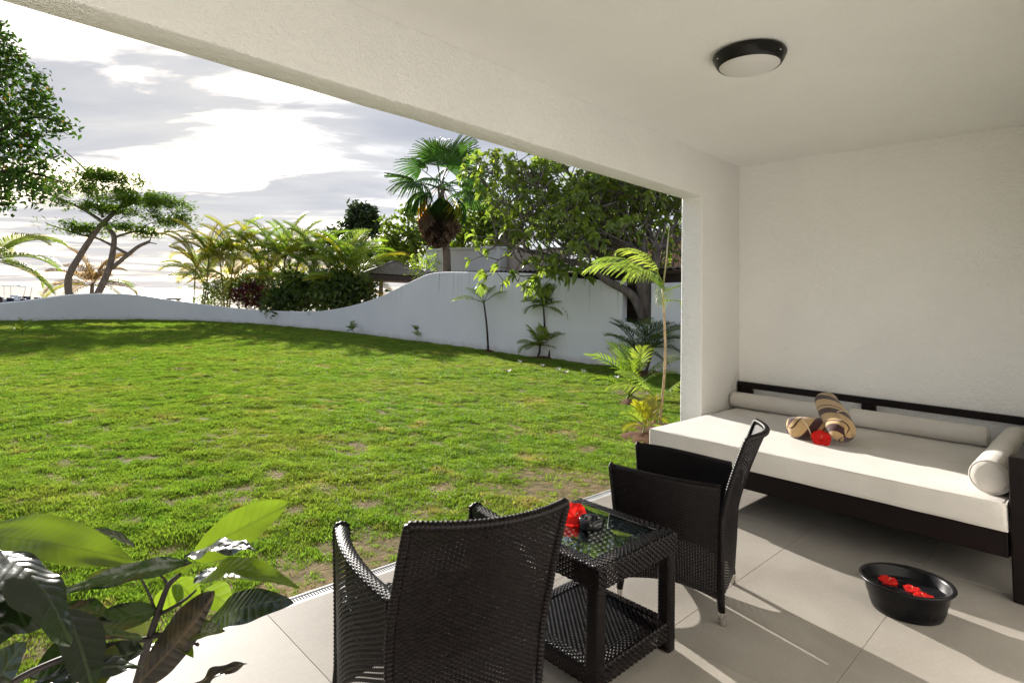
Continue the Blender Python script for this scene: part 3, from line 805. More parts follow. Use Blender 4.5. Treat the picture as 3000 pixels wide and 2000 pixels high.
tr = t.n('ShaderNodeBsdfTranslucent'); g = t.n('ShaderNodeMix', data_type='RGBA', blend_type='MULTIPLY'); g.inputs[0].default_value = 1
t.set(g.inputs[6], hs.outputs[0]); g.inputs[7].default_value = (1.6, 1.6, 1.0, 1); t.set(tr.inputs[0], g.outputs[2])
mx = t.n('ShaderNodeMixShader'); mx.inputs[0].default_value = 0.5; t.t.links.new(pr, mx.inputs[1]); t.t.links.new(tr.outputs[0], mx.inputs[2])
M_grass = t.done(mx.outputs[0])
def tuft(k, nb, rad, h0, h1, w):
    r_ = random.Random(k); V, F = [], []
    for i in range(nb):
        a = r_.random() * 6.283; d = rad * math.sqrt(r_.random()); x, y = d * math.cos(a), d * math.sin(a)
        h = r_.uniform(h0, h1) * (1 - .35 * d / rad); la = a + r_.uniform(-1.3, 1.3); le = r_.uniform(.25, 1.0) * h
        dx, dy = math.cos(la), math.sin(la); fa = r_.random() * 6.283; sx, sy = math.cos(fa) * w / 2, math.sin(fa) * w / 2
        n = len(V)
        V += [(x - sx, y - sy, -.008), (x + sx, y + sy, -.008), (x + dx * le * .35 + sx, y + dy * le * .35 + sy, h * .62), (x + dx * le * .35 - sx, y + dy * le * .35 - sy, h * .62), (x + dx * le, y + dy * le, h * .95)]
        F += [(n, n + 1, n + 2, n + 3), (n + 3, n + 2, n + 4)]
    me = bpy.data.meshes.new('grass_tuft'); me.from_pydata(V, [], F); me.materials.append(M_grass)
    o = bpy.data.objects.new('grass_tuft', me); proto.objects.link(o); return o
for k in range(6): tuft(k, 38, .060, .012, .031, .0046)
rs = np.random.RandomState(5)
pts, scl, rotz = [], [], []
def bare(x, y):
    """Worn patches of earth: along the terrace edge and round the planted palms."""
    b_ = 0
    e_ = y - 2.78
    b_ = max(b_, max(0, 1 - e_ / .55) * (.45 + 1.1 * noise.noise((x * 1.3, 2.0, 7))))
    for cx_, cy_, r_ in ((6.6, 3.75, .55), (6.0, 3.55, .45), (11.9, 12.5, .35), (11.98, 10.4, .6), (3.9, 3.05, .7), (2.0, 2.95, .45), (1.55, 2.95, .3), (8.9, 5.7, .5), (11.6, 7.2, .8)):
        d = math.hypot(x - cx_, y - cy_) / r_
        b_ = max(b_, 1.25 - d + .35 * noise.noise((x * 4, y * 4, 1)))
    return b_
for d0, d1, dens, s in ((0, 6.5, 900, .82), (6.5, 11, 680, .92), (11, 17, 380, 1.2), (17, 40, 190, 1.65)):
    n = int(22 * 30 * dens); X = rs.uniform(-9, 13, n); Y = rs.uniform(2.79, 32, n)
    dep = X * FWD.x + Y * FWD.y
    # plan wedge the terrace can look into, with a margin either side
    lat = X * RIGHT.x + Y * RIGHT.y
    k = (dep >= d0) & (dep < d1) & (lat > -1.05 * dep - 1.5) & (lat < .62 * dep + 1.5)
    for x, y in zip(X[k], Y[k]):
        ins, dd = inside_wall(x, y)
        if not ins or dd < .14 or (x > XJ - .02 and y < YO + .02): continue
        ba = bare(x, y)
        if ba > rs.uniform(.25, .8) and rs.rand() < .86: continue
        cl = noise.noise((x * 2.1, y * 2.1, 0)) * .6 + noise.noise((x * 5.2, y * 5.2, 3)) * .5
        if rs.rand() < .35 * max(0, -cl - .25) * 4: continue
        pts.append((x, y, lawn_h(x, y))); scl.append(s * (1 + .75 * cl) * rs.uniform(.75, 1.3) * (.7 if ba > .4 else 1)); rotz.append(rs.uniform(0, 6.283))
for x in np.arange(-3, XJ, .03):                      # runners creeping over the drain edge
    if noise.noise((x * 1.7, 0, 2)) > -.05 and bare(x, 2.9) < .6:
        pts.append((x + rs.uniform(-.02, .02), 2.778 + rs.uniform(-.012, .02), -.012)); scl.append(rs.uniform(.5, .9)); rotz.append(rs.uniform(0, 6.28))
me = bpy.data.meshes.new('grass'); me.from_pydata(pts, [], [])
a_ = me.attributes.new('tuft_scale', 'FLOAT', 'POINT'); a_.data.foreach_set('value', np.array(scl, np.float32))
a_ = me.attributes.new('tuft_rot', 'FLOAT_VECTOR', 'POINT')
rv = np.zeros((len(pts), 3), np.float32); rv[:, 2] = rotz; rv[:, 0] = rs.normal(0, .12, len(pts)); rv[:, 1] = rs.normal(0, .12, len(pts))
a_.data.foreach_set('vector', rv.ravel())
grass = bpy.data.objects.new('grass', me); C.objects.link(grass); me.materials.append(M_grass)
tag(grass, 'short tufted green grass with dry patches covering the lawn', 'grass', kind='stuff')
ng = bpy.data.node_groups.new('scatter_tufts', 'GeometryNodeTree')
ng.interface.new_socket('Geometry', in_out='INPUT', socket_type='NodeSocketGeometry'); ng.interface.new_socket('Geometry', in_out='OUTPUT', socket_type='NodeSocketGeometry')
gi, go = ng.nodes.new('NodeGroupInput'), ng.nodes.new('NodeGroupOutput')
ci = ng.nodes.new('GeometryNodeCollectionInfo'); ci.inputs['Collection'].default_value = proto; ci.inputs['Separate Children'].default_value = True; ci.inputs['Reset Children'].default_value = True
ip = ng.nodes.new('GeometryNodeInstanceOnPoints'); ip.inputs['Pick Instance'].default_value = True
na = ng.nodes.new('GeometryNodeInputNamedAttribute'); na.data_type = 'FLOAT'; na.inputs['Name'].default_value = 'tuft_scale'
nb = ng.nodes.new('GeometryNodeInputNamedAttribute'); nb.data_type = 'FLOAT_VECTOR'; nb.inputs['Name'].default_value = 'tuft_rot'
er = ng.nodes.new('FunctionNodeEulerToRotation')
L_ = ng.links.new
L_(gi.outputs[0], ip.inputs['Points']); L_(ci.outputs[0], ip.inputs['Instance']); L_(na.outputs[0], ip.inputs['Scale']); L_(nb.outputs[0], er.inputs[0]); L_(er.outputs[0], ip.inputs['Rotation']); L_(ip.outputs[0], go.inputs[0])
md = grass.modifiers.new('tufts', 'NODES'); md.node_group = ng

# ================================================================== plants
M_frond = mat_leaf('palm_frond_green', (0.092, 0.151, 0.018), (0.155, 0.206, 0.029), None, .55, .38)
M_frond_y = mat_leaf('palm_frond_yellow', (0.210, 0.210, 0.022), (0.286, 0.244, 0.029), None, .55, .40)
M_frond_d = mat_leaf('palm_frond_dark', (0.024, 0.059, 0.013), (0.042, 0.084, 0.017), None, .3, .34)
M_frond_b = mat_leaf('palm_frond_dry', (0.168, 0.097, 0.038), (0.235, 0.143, 0.059), None, .3, .6)
M_frond_lime = mat_leaf('palm_frond_lime', (0.160, 0.223, 0.038), (0.235, 0.277, 0.059), None, .5, .38)
M_fan = mat_leaf('fan_leaf_green', (0.034, 0.088, 0.017), (0.059, 0.126, 0.025), None, .35, .36)
M_fan_o = mat_leaf('fan_leaf_orange', (0.386, 0.227, 0.029), (0.420, 0.143, 0.025), None, .5, .5)
M_fan_b = mat_leaf('fan_leaf_dead', (0.130, 0.078, 0.046), (0.200, 0.125, 0.078), None, .12, .8)
M_trunk = mat_bark('grey_brown_bark', (0.115, 0.098, 0.088), (0.22, 0.19, 0.17))
M_trunk_d = mat_bark('dark_bark', (0.035, 0.026, 0.022), (0.085, 0.065, 0.052))
M_trunk_p = mat_bark('palm_trunk_bark', (0.15, 0.115, 0.085), (0.24, 0.19, 0.145), 14)
M_stem = mat_plain('palm_cane', (0.20, 0.19, 0.08), 0.5, .3, 20)
M_stem_t = mat_plain('tan_cane', (0.36, 0.25, 0.13), 0.55, .3, 12)

def frond_mesh(name, L, nl, ll, lw, arch, droop, mat, seed, t0=.14, vee=.35):
    r_ = random.Random(seed); V, F = [], []
    NS = 18; P, T = [], []
    p_ = Vector((0, 0, 0)); side_c = r_.uniform(-.25, .25)
    for i in range(NS + 1):
        s = i / NS; a = -arch * s ** 1.5; yaw = side_c * s
        d = Vector((math.cos(a) * math.cos(yaw), math.cos(a) * math.sin(yaw), math.sin(a)))
        P.append(p_.copy()); T.append(d); p_ = p_ + d * (L / NS)
    b = MB(); b.tube(P, [lw * (.42 - .34 * i / NS) for i in range(NS + 1)], 5)
    V += b.v; F += b.f
    for k in range(nl):
        s = t0 + (1 - t0) * (k + .5) / nl; fi = s * NS; i = min(int(fi), NS - 1); f = fi - i
        q = P[i].lerp(P[i + 1], f); tg = T[i].lerp(T[i + 1], f).normalized()
        sd = tg.cross(Vector((0, 0, 1)))
        sd = sd.normalized() if sd.length > .05 else Vector((0, 1, 0))
        upv = sd.cross(tg).normalized()
        prof = math.sin(math.pi * min(.16 + .80 * (s - t0) / (1 - t0), 1)) ** .7
        for sg in (-1, 1):
            a = R(62 - 34 * s) + r_.uniform(-.12, .12); l = ll * max(.22, prof) * r_.uniform(.85, 1.1)
            d0 = (tg * math.cos(a) + sd * sg * math.sin(a)) * math.cos(vee) + upv * math.sin(vee)
            pts = [q]
            dcur = d0.normalized(); nseg = 4
            for m_ in range(nseg):
                pts.append(pts[-1] + dcur * (l / nseg)); dcur = (dcur + Vector((0, 0, -1)) * (droop * (m_ + .6) * .34 * r_.uniform(.8, 1.2))).normalized()
            wd = tg.cross(d0); wd = d0.cross(wd).normalized() if wd.length > .01 else tg
            n = len(V)
            for m_, w_ in zip(range(nseg + 1), (.35, .95, 1.0, .7, .06)):
                V.append(tuple(pts[m_] - tg * lw * w_ * .5)); V.append(tuple(pts[m_] + tg * lw * w_ * .5))
            for m_ in range(nseg): F.append((n + 2 * m_, n + 2 * m_ + 1, n + 2 * m_ + 3, n + 2 * m_ + 2))
    me = bpy.data.meshes.new(name); me.from_pydata([tuple(v) for v in V], [], F); me.update()
    me.materials.append(mat); me.polygons.foreach_set('use_smooth', [True] * len(me.polygons))
    return me
def frond_matrix(loc, az, el, roll=0, s=1.0):
    return Matrix.Translation(loc) @ Matrix.Rotation(az, 4, 'Z') @ Matrix.Rotation(-el, 4, 'Y') @ Matrix.Rotation(roll, 4, 'X') @ Matrix.Scale(s, 4)
FR = [frond_mesh('frond', 2.3, 48, .66, .040, .75 + .22 * k, .40 + .12 * k, M_frond, 20 + k, .14, .42) for k in range(4)]
FRS = [frond_mesh('frond', .95, 20, .30, .022, .8 + .3 * k, .6, M_frond, 40 + k) for k in range(3)]
def palm(name, base, stems, label, cat='palm', n=(9, 3), meshes=FR, mats=None, seed=0, group=None, srad=.045, smat=None, elr=(18, 78), scale=1.0, azr=None):
    """stems: list of (top point) in world; every stem carries a crown of fronds."""
    base = Vector(base); e = empty(name, base); r_ = random.Random(seed)
    for si, (top, nf) in enumerate(stems):
        top = Vector(top) - base
        b0 = Vector((r_.uniform(-.12, .12) * len(stems) ** .5, r_.uniform(-.12, .12) * len(stems) ** .5, 0))
        mid = b0.lerp(top, .5) + Vector((r_.uniform(-.05, .05), r_.uniform(-.05, .05), 0)) * top.length
        pts = catmull([tuple(b0), tuple(mid), tuple(top)], 6)
        MB().tube(pts, [srad * (1.15 - .4 * i / 12) for i in range(13)], 8).build('stem', smat or M_stem, e, smooth=True)
        for k in range(nf):
            az = 2 * math.pi * (k + r_.random() * .6) / nf if azr is None else r_.uniform(*azr)
            f_ = (k / max(nf - 1, 1)); el = R(elr[1] - (elr[1] - elr[0]) * f_ + r_.uniform(-9, 9))
            mt = None
            if mats: mt = mats[min(int(r_.random() * len(mats)), len(mats) - 1)]
            inst('frond', meshes[r_.randrange(len(meshes))], e, frond_matrix(top - Vector((0, 0, .03)), az + k * 2.4, el, r_.uniform(-.4, .4), scale * r_.uniform(.8, 1.1)), mt)
    return tag(e, label, cat, group)

# ---------------------------------------------------------------- areca palms behind the low part of the wall
GZ = -.45
areca = [(455, 30.5, [(450, 612), (480, 590), (470, 650)], 'pale green areca palm at the seaward end of the clump', 3),
         (520, 30.5, [(505, 598), (540, 588), (530, 645)], 'tall yellow green areca palm beside the red leaved shrub', 5),
         (600, 30.0, [(595, 598), (625, 592), (610, 640)], 'areca palm with upright fronds in the middle of the clump', 7),
         (665, 28.5, [(655, 592), (685, 600), (670, 650)], 'areca palm with one high pointed frond right of the middle of the clump', 9),
         (730, 27.5, [(720, 605), (755, 612), (735, 655)], 'drooping areca palm next to the dark hanging foliage', 12),
         (800, 26.0, [(790, 622), (825, 630), (805, 660)], 'lowest areca palm at the pavilion end of the clump', 15)]
for xd, d, tops, lab, sd in areca:
    b0 = at(xd, 700, d); b0.z = GZ
    palm('areca_palm', b0, [(at(a, b_, d), 12 if i_ < 2 else 9) for i_, (a, b_) in enumerate(tops)], lab, 'palm', meshes=FR, mats=[M_frond, M_frond, M_frond_y, M_frond_lime] if xd > 640 else [M_frond, M_frond_y, M_frond_y, M_frond_lime], seed=sd, group='areca palms behind the garden wall', elr=(8, 82), scale=1.08)
b0 = at(560, 705, 28.6); b0.z = .1
palm('areca_palm', b0, [(at(545, 700, 28.6), 9)], 'low yellow palm shoots just above the wall under the red shrub', 'palm', meshes=FRS, mats=[M_frond_y], seed=44, elr=(0, 60), scale=1.25, group='areca palms behind the garden wall')
b0 = at(455, 700, 29.2); b0.z = -.2
palm('areca_palm', b0, [(at(480, 672, 29.2), 10)], 'small bushy palm at the seaward foot of the areca clump', 'palm', meshes=FRS, mats=[M_frond, M_frond_y], seed=45, elr=(-30, 70), scale=1.5, group='areca palms behind the garden wall')

# ---------------------------------------------------------------- coconut fronds at the shore
b0 = at(-25, 690, 27); b0.z = -.5
palm('coconut_palm', b0, [(at(-22, 596, 27), 14)], 'coconut palm with long arching fronds cut by the photo edge', 'palm', meshes=FR, mats=[M_frond, M_frond, M_frond_lime], seed=3, elr=(-6, 62), scale=1.45, srad=.12, smat=M_trunk_p)
b0 = at(212, 700, 37); b0.z = -.7
palm('coconut_palm', b0, [(at(212, 655, 37), 15)], 'young ragged palm with browning fronds behind the two forked trunks', 'palm', meshes=FR, mats=[M_frond_b, M_frond, M_frond_b, M_frond_y], seed=14, elr=(-8, 80), scale=1.4, srad=.14, smat=M_trunk_p)
b0 = at(96, 700, 38); b0.z = -.7
palm('palm_seedling', b0, [(at(97, 683, 38), 4)], 'tiny palm shoot between the boat and the forked trunks', 'palm', meshes=FRS, mats=[M_frond_y], seed=8, elr=(30, 75), scale=.9)
b0 = at(366, 700, 38); b0.z = -.7
palm('palm_seedling', b0, [(at(366, 686, 38), 4)], 'small bare palm shoot on the beach beside the grey slab', 'palm', meshes=FRS, mats=[M_frond_b], seed=9, elr=(20, 80), scale=.7)

# ---------------------------------------------------------------- fan palm with a skirt of dead leaves
def fan_mesh(name, Rf, nseg, spread, droop, mat, seed, pet=1.0, fold=.03):
    r_ = random.Random(seed); V, F = [], []
    b = MB(); b.tube([(0, 0, 0), (pet * .5, 0, .03), (pet, 0, 0)], [.028, .02, .015], 5); V += b.v; F += b.f
    for k in range(nseg):
        a0 = -spread + 2 * spread * k / nseg; a1 = -spread + 2 * spread * (k + 1) / nseg; am = (a0 + a1) / 2
        ln = Rf * (1 - .16 * (am / spread) ** 2) * r_.uniform(.92, 1.05); dr = droop * r_.uniform(.7, 1.3)
        rows = []
        for rr, wk in ((.04, 1), (.30, 1), (.55, 1), (.74, .66), (.90, .36), (1.0, .05)):
            z = -dr * max(0, rr - .38) ** 1.7 * Rf * 1.6 - .07 * Rf * abs(am / spread) * rr
            x_ = max(0, rr - .6) * dr * .25
            row = []
            for aa, zz in ((am + (a0 - am) * wk, 0), (am, -fold * rr), (am + (a1 - am) * wk, 0)):
                row.append((pet + ln * (rr - x_) * math.cos(aa), ln * (rr - x_) * math.sin(aa), z + zz))
            rows.append(row)
        n = len(V); V += [q for row in rows for q in row]
        for i in range(len(rows) - 1):
            for c_ in range(2): F.append((n + 3 * i + c_, n + 3 * i + c_ + 1, n + 3 * i + c_ + 4, n + 3 * i + c_ + 3))
    me = bpy.data.meshes.new(name); me.from_pydata([tuple(v) for v in V], [], F); me.update(); me.materials.append(mat); return me
FD = 21.5
fp_top = at(1012, 428, FD); fp_base = at(1032, 640, FD); fp_base.z = GZ
fp = empty('fan_palm', fp_base); tag(fp, 'tall fan palm with orange lower leaves and a brown dead skirt', 'palm')
tp = fp_top - fp_base
pts = catmull([(0, 0, 0), tuple(at(1026, 600, FD) - fp_base), tuple(at(1018, 530, FD) - fp_base), tuple(tp)], 8)
MB().tube(pts, [.17 - .05 * i / (len(pts) - 1) + .008 * (i % 2) for i in range(len(pts))], 12).build('trunk', M_trunk_p, fp, smooth=True)
FAN = [fan_mesh('fan_leaf', 1.15, 34, R(105), .22 + .22 * k, M_fan, 60 + k, 1.05) for k in range(3)]
FANH = [fan_mesh('fan_leaf', 1.05, 22, R(50 + 14 * k), .75, M_fan, 66 + k, .75, .10) for k in range(2)]
FAND = [fan_mesh('fan_leaf', 1.0, 24, R(34 + 10 * k), .25, M_fan_b, 70 + k, .55, .10) for k in range(2)]
r_ = random.Random(5)
dirc = [(-18, 66), (100, 70), (200, 62), (-80, 52), (40, 48), (150, 40), (-120, 30), (-30, 28), (70, 20), (125, 10), (-95, 4), (-170, 8), (10, 4), (-50, -6)]
vaz = math.degrees(math.atan2(-FWD.y, -FWD.x))       # towards the terrace
for i, (a_, e_) in enumerate(dirc):
    inst('fan_leaf', FAN[i % 3], fp, frond_matrix(tp + Vector((0, 0, .12 - .02 * i)), R(a_ + r_.uniform(-14, 14)), R(e_ + r_.uniform(-6, 6)), r_.uniform(-.5, .5), r_.uniform(.85, 1.08)))
for i, (a_, e_, mt) in enumerate(((vaz - 88, -48, M_fan_o), (vaz - 100, -60, M_frond_y), (vaz + 6, -50, M_fan), (vaz + 76, -44, M_frond_y), (vaz + 98, -36, M_fan), (vaz - 112, -20, M_fan), (vaz + 170, -44, M_fan), (vaz + 88, -64, M_fan_o), (vaz - 40, -30, M_fan))):
    inst('fan_leaf', FANH[i % 2], fp, frond_matrix(tp + Vector((0, 0, .05)), R(a_), R(e_), r_.uniform(-.2, .2), .92), mt)
for i in range(56):
    inst('dead_leaf', FAND[i % 2], fp, frond_matrix(tp + Vector((r_.uniform(-.1, .1), r_.uniform(-.1, .1), -.32 - .75 * (i / 56))), R(i * 137.5), R(-53 - 26 * (i / 56) + r_.uniform(-8, 8)), r_.uniform(-.3, .3), 1.0 - .18 * (i / 56)))

# ---------------------------------------------------------------- crowns made of leaf-sized faces
def leaf_cloud(name, blobs, n_per_m2, size, mat, parent, seed, aspect=.5, flat=.0, shell=.45, gap=.0, curl=.25, clus=5, cr=.22):
    """Leaves gathered in clusters through the volume of ellipsoids (centre, rx, ry, rz) - offsets in world axes."""
    rs_ = np.random.RandomState(seed); cen = []
    for c_, rx, ry, rz in blobs:
        area = 4 * math.pi * ((rx * ry + rx * rz + ry * rz) / 3); n = max(6, int(area * n_per_m2 / clus))
        d = rs_.normal(size=(n, 3)); d /= np.linalg.norm(d, axis=1, keepdims=True)
        rad = (shell + (1 - shell) * rs_.rand(n) ** .7)[:, None]
        lump = np.array([1 + .28 * noise.noise((q[0] * 2.1 + c_[0], q[1] * 2.1 + c_[1], q[2] * 2.1 + seed)) for q in d])[:, None]
        q = d * rad * lump * np.array([rx, ry, rz]) + np.array(c_)
        if gap:
            keep = np.array([noise.noise((a[0] * 1.1, a[1] * 1.1, a[2] * 1.1 + seed)) > gap - .5 for a in q]); q = q[keep]
        cen.append(q)
    cen = np.concatenate(cen); n = len(cen) * clus
    pos = np.repeat(cen, clus, 0) + rs_.normal(size=(n, 3)) * cr
    nr = rs_.normal(size=(n, 3)); nr[:, 2] = np.abs(nr[:, 2]) + flat * 3; nr /= np.linalg.norm(nr, axis=1, keepdims=True)
    ax = rs_.normal(size=(n, 3)); ax -= nr * (ax * nr).sum(1, keepdims=True); ax /= np.linalg.norm(ax, axis=1, keepdims=True) + 1e-9
    bx = np.cross(nr, ax); s = (size * rs_.uniform(.65, 1.25, n))[:, None]
    tilt = nr * (curl * s)
    v = np.stack([pos - ax * s * .5, pos - ax * s * .12 + bx * s * aspect * .5 - tilt * .2, pos + ax * s * .5 - tilt, pos - ax * s * .12 - bx * s * aspect * .5 - tilt * .2], 1)
    v2 = v.reshape(-1, 3); off = np.array(parent.location) if parent else 0
    me = np_mesh(name, v2 - off, np.arange(n * 4).reshape(n, 4))
    return link(name, me, mat, parent)
def blob(xd, yd, d, wx, wy, dep=None):
    k = 3000 / 2352 / F_PX * d
    return (tuple(at(xd, yd, d)), (dep or wx * k * .8), wx * k, wy * k)      # x/y radii swapped loosely; crowns are round in plan
def limb(b, pts, r0, r1, n=8):
    P = catmull([tuple(p) for p in pts], 6); b.tube(P, [r0 + (r1 - r0) * i / (len(P) - 1) for i in range(len(P))], n); return P

M_leaf_mid = mat_leaf('leaf_mid_green', (0.067, 0.118, 0.018), (0.113, 0.164, 0.027), None, .45)
M_leaf_dark = mat_leaf('leaf_dark_green', (0.018, 0.040, 0.012), (0.038, 0.066, 0.017), None, .25)
M_leaf_bright = mat_leaf('leaf_bright_green', (0.092, 0.160, 0.017), (0.143, 0.197, 0.025), None, .45)
M_leaf_almond = mat_leaf('almond_leaf', (0.025, 0.057, 0.010), (0.055, 0.105, 0.015), (0.235, 0.084, 0.017), .33, .4, 1.0)
M_leaf_feather = mat_leaf('feathery_leaf', (0.085, 0.175, 0.020), (0.135, 0.230, 0.030), None, .5, .5, .7)
M_leaf_red = mat_leaf('red_leaf', (0.050, 0.007, 0.012), (0.109, 0.012, 0.020), None, .3)
M_leaf_hedge = mat_leaf('hedge_leaf', (0.042, 0.080, 0.018), (0.090, 0.130, 0.026), None, .35)

# broad leaved almond tree reaching in from the side
AD = 23.0
ab = at(-150, 690, AD); ab.z = GZ
al = empty('almond_tree', ab); tag(al, 'large leaved tree with a few orange leaves filling the upper photo edge', 'tree')
b = MB(); o_ = ab
def rel(pts, o): return [p - o for p in pts]
tr0 = [ab, at(-150, 560, AD), at(-120, 430, AD), at(-70, 330, AD)]
limb(b, rel(tr0, o_), .32, .18)
for pts, r0 in (([at(-120, 430, AD), at(-30, 400, AD), at(60, 395, AD), at(150, 420, AD)], .10), ([at(-90, 370, AD), at(0, 300, AD), at(80, 270, AD), at(165, 285, AD)], .10), ([at(-70, 330, AD), at(-10, 230, AD), at(50, 180, AD)], .09), ([at(-70, 330, AD), at(-40, 200, AD), at(10, 110, AD)], .08)):
    P = limb(b, rel(pts, o_), r0, .02)
b.build('trunk', M_trunk_d, al, smooth=True)
leaf_cloud('crown', [blob(0, 105, AD, 42, 30), blob(25, 160, AD, 55, 40), blob(70, 190, AD, 45, 35), blob(5, 225, AD, 70, 50), blob(85, 240, AD, 55, 38), blob(135, 288, AD, 42, 14), blob(20, 300, AD, 85, 55), blob(95, 305, AD, 45, 38), blob(45, 370, AD, 80, 55), blob(110, 372, AD, 38, 40), blob(20, 430, AD, 60, 42), blob(85, 430, AD, 55, 34), blob(-40, 200, AD, 90, 120), blob(-60, 380, AD, 90, 100), blob(-12, 62, AD, 40, 26), blob(5, 32, AD, 16, 8), blob(-5, 470, AD, 30, 16)],
           46, .25, M_leaf_almond, al, 3, .56, .15, .35, .30, .3, 6, .17)

# forked flame tree
PD = 34.0
pb = at(195, 690, PD); pb.z = -.6
pt = empty('flame_tree', pb); tag(pt, 'forked grey trunked tree with flat layers of feathery foliage', 'tree')
b = MB()
A = lambda L: [at(x, y, PD) - pb for x, y in L]
limb(b, A([(163, 700), (157, 640), (185, 585), (225, 525), (250, 500), (272, 478)]), .21, .12, 10)
limb(b, A([(212, 700), (245, 632), (257, 590), (262, 545), (250, 525), (240, 505)]), .21, .10, 10)
for L, r0, r1 in (([(258, 615), (300, 580), (320, 565), (343, 555)], .22, .10), ([(343, 555), (348, 542)], .08, .03), ([(343, 557), (360, 560)], .07, .03), ([(293, 583), (272, 572), (230, 550), (190, 540), (130, 522), (105, 512)], .16, .03),
                  ([(263, 545), (310, 532), (350, 537), (395, 532), (422, 532)], .13, .03), ([(240, 512), (190, 480), (150, 462), (110, 445), (70, 430)], .17, .05), ([(236, 500), (225, 460), (215, 425), (200, 395), (175, 370), (152, 350)], .15, .03),
                  ([(200, 395), (210, 386), (218, 380)], .06, .03), ([(272, 478), (310, 465), (350, 455), (395, 462)], .18, .03), ([(272, 478), (290, 455), (300, 430)], .12, .03), ([(222, 440), (250, 425), (285, 410)], .06, .02), ([(310, 532), (340, 515), (380, 505)], .06, .02), ([(380, 534), (400, 520)], .04, .015)):
    limb(b, A(L), r0 * .6, r1 * .9, 7)
b.build('trunk', M_trunk, pt, smooth=True)
leaf_cloud('crown', [blob(240, 400, PD, 55, 5.0, 2.2), blob(275, 412, PD, 29, 4.4, 2), blob(195, 405, PD, 29, 5.0, 2), blob(330, 462, PD, 76, 7.2, 3), blob(370, 458, PD, 38, 3.9, 2), blob(300, 440, PD, 38, 6.6, 2.5), blob(360, 490, PD, 51, 6.6, 2.5), blob(395, 508, PD, 35, 3.9, 1.8), blob(200, 470, PD, 42, 7.2, 2.5), blob(165, 425, PD, 46, 8.8, 2.5), blob(125, 435, PD, 35, 8.8, 2.4), blob(160, 515, PD, 35, 6.1, 2), blob(195, 528, PD, 29, 5.0, 2), blob(300, 520, PD, 40, 4.4, 2), blob(260, 480, PD, 34, 6.6, 2), blob(340, 535, PD, 25, 2.2, 1.2)],
           76, .36, M_leaf_feather, pt, 8, .26, .9, .1, .36, .35, 7, .15)

# background trees
def bg_tree(name, label, d, trunk, blobs, mat, dens, size, seed, r=.22, cat='tree', group='trees beyond the garden wall', **kw):
    b0 = at(*trunk[0], d); b0.z = GZ - .2
    e = empty(name, b0); b = MB()
    limb(b, [b0 - b0] + [at(x, y, d) - b0 for x, y in trunk[1:]], r, r * .35)
    mid = at(*trunk[-1], d)
    for c_, *_ in blobs[:8]:
        limb(b, [mid - b0, (mid.lerp(Vector(c_), .5) + Vector((0, 0, .1))) - b0, Vector(c_) - b0], r * .32, .02, 6)
    b.build('trunk', M_trunk, e, smooth=True)
    leaf_cloud('crown', blobs, dens, size, mat, e, seed, **kw)
    return tag(e, label, cat, group)
bg_tree('casuarina_tree', 'dark rounded distant tree left of the fan palm', 46, [(800, 650), (810, 590), (825, 545)], [blob(830, 490, 46, 36, 26), blob(808, 520, 46, 24, 22), blob(850, 520, 46, 32, 24), blob(770, 545, 46, 36, 18), blob(745, 548, 46, 22, 12), blob(800, 562, 46, 45, 14), blob(845, 500, 46, 28, 22)], M_leaf_dark, 60, .42, 21, gap=.15, shell=.3)
bg_tree('bright_tree', 'bright leafy tree between the dark tree and the fan palm', 30, [(975, 640), (955, 590), (940, 540)], [blob(905, 520, 30, 34, 26), blob(935, 495, 30, 26, 18), blob(890, 560, 30, 34, 18), blob(950, 540, 30, 32, 26), blob(925, 575, 30, 45, 18), blob(985, 560, 30, 25, 30)], M_leaf_bright, 75, .30, 22, gap=.2, shell=.35)
bg_tree('spreading_tree', 'low flat topped green tree behind the pavilion roof', 33, [(880, 660), (875, 620)], [blob(870, 585, 33, 60, 14), blob(920, 580, 33, 45, 13), blob(830, 580, 33, 32, 10), blob(900, 598, 33, 60, 10)], M_leaf_bright, 75, .30, 23, flat=.6, shell=.4)
bg_tree('bright_tree', 'yellow green tree rising behind the white block and fan palm', 29, [(1090, 640), (1095, 580), (1110, 530)], [blob(1110, 470, 29, 50, 42), blob(1150, 500, 29, 45, 40), blob(1080, 530, 29, 40, 30), blob(1130, 545, 29, 52, 24), blob(1050, 550, 29, 32, 20), blob(1180, 540, 29, 40, 30), blob(1090, 425, 29, 30, 24)], M_leaf_bright, 75, .30, 24, gap=.18, shell=.35)
bg_tree('shade_tree', 'dark green tree far behind the crooked limbed tree', 30, [(1400, 640), (1400, 600)], [blob(1300, 470, 30, 70, 60), blob(1390, 500, 30, 70, 60), blob(1470, 520, 30, 70, 50), blob(1230, 520, 30, 60, 45), blob(1540, 560, 30, 60, 50)], M_leaf_bright, 16, .30, 25, gap=.42, shell=.3)

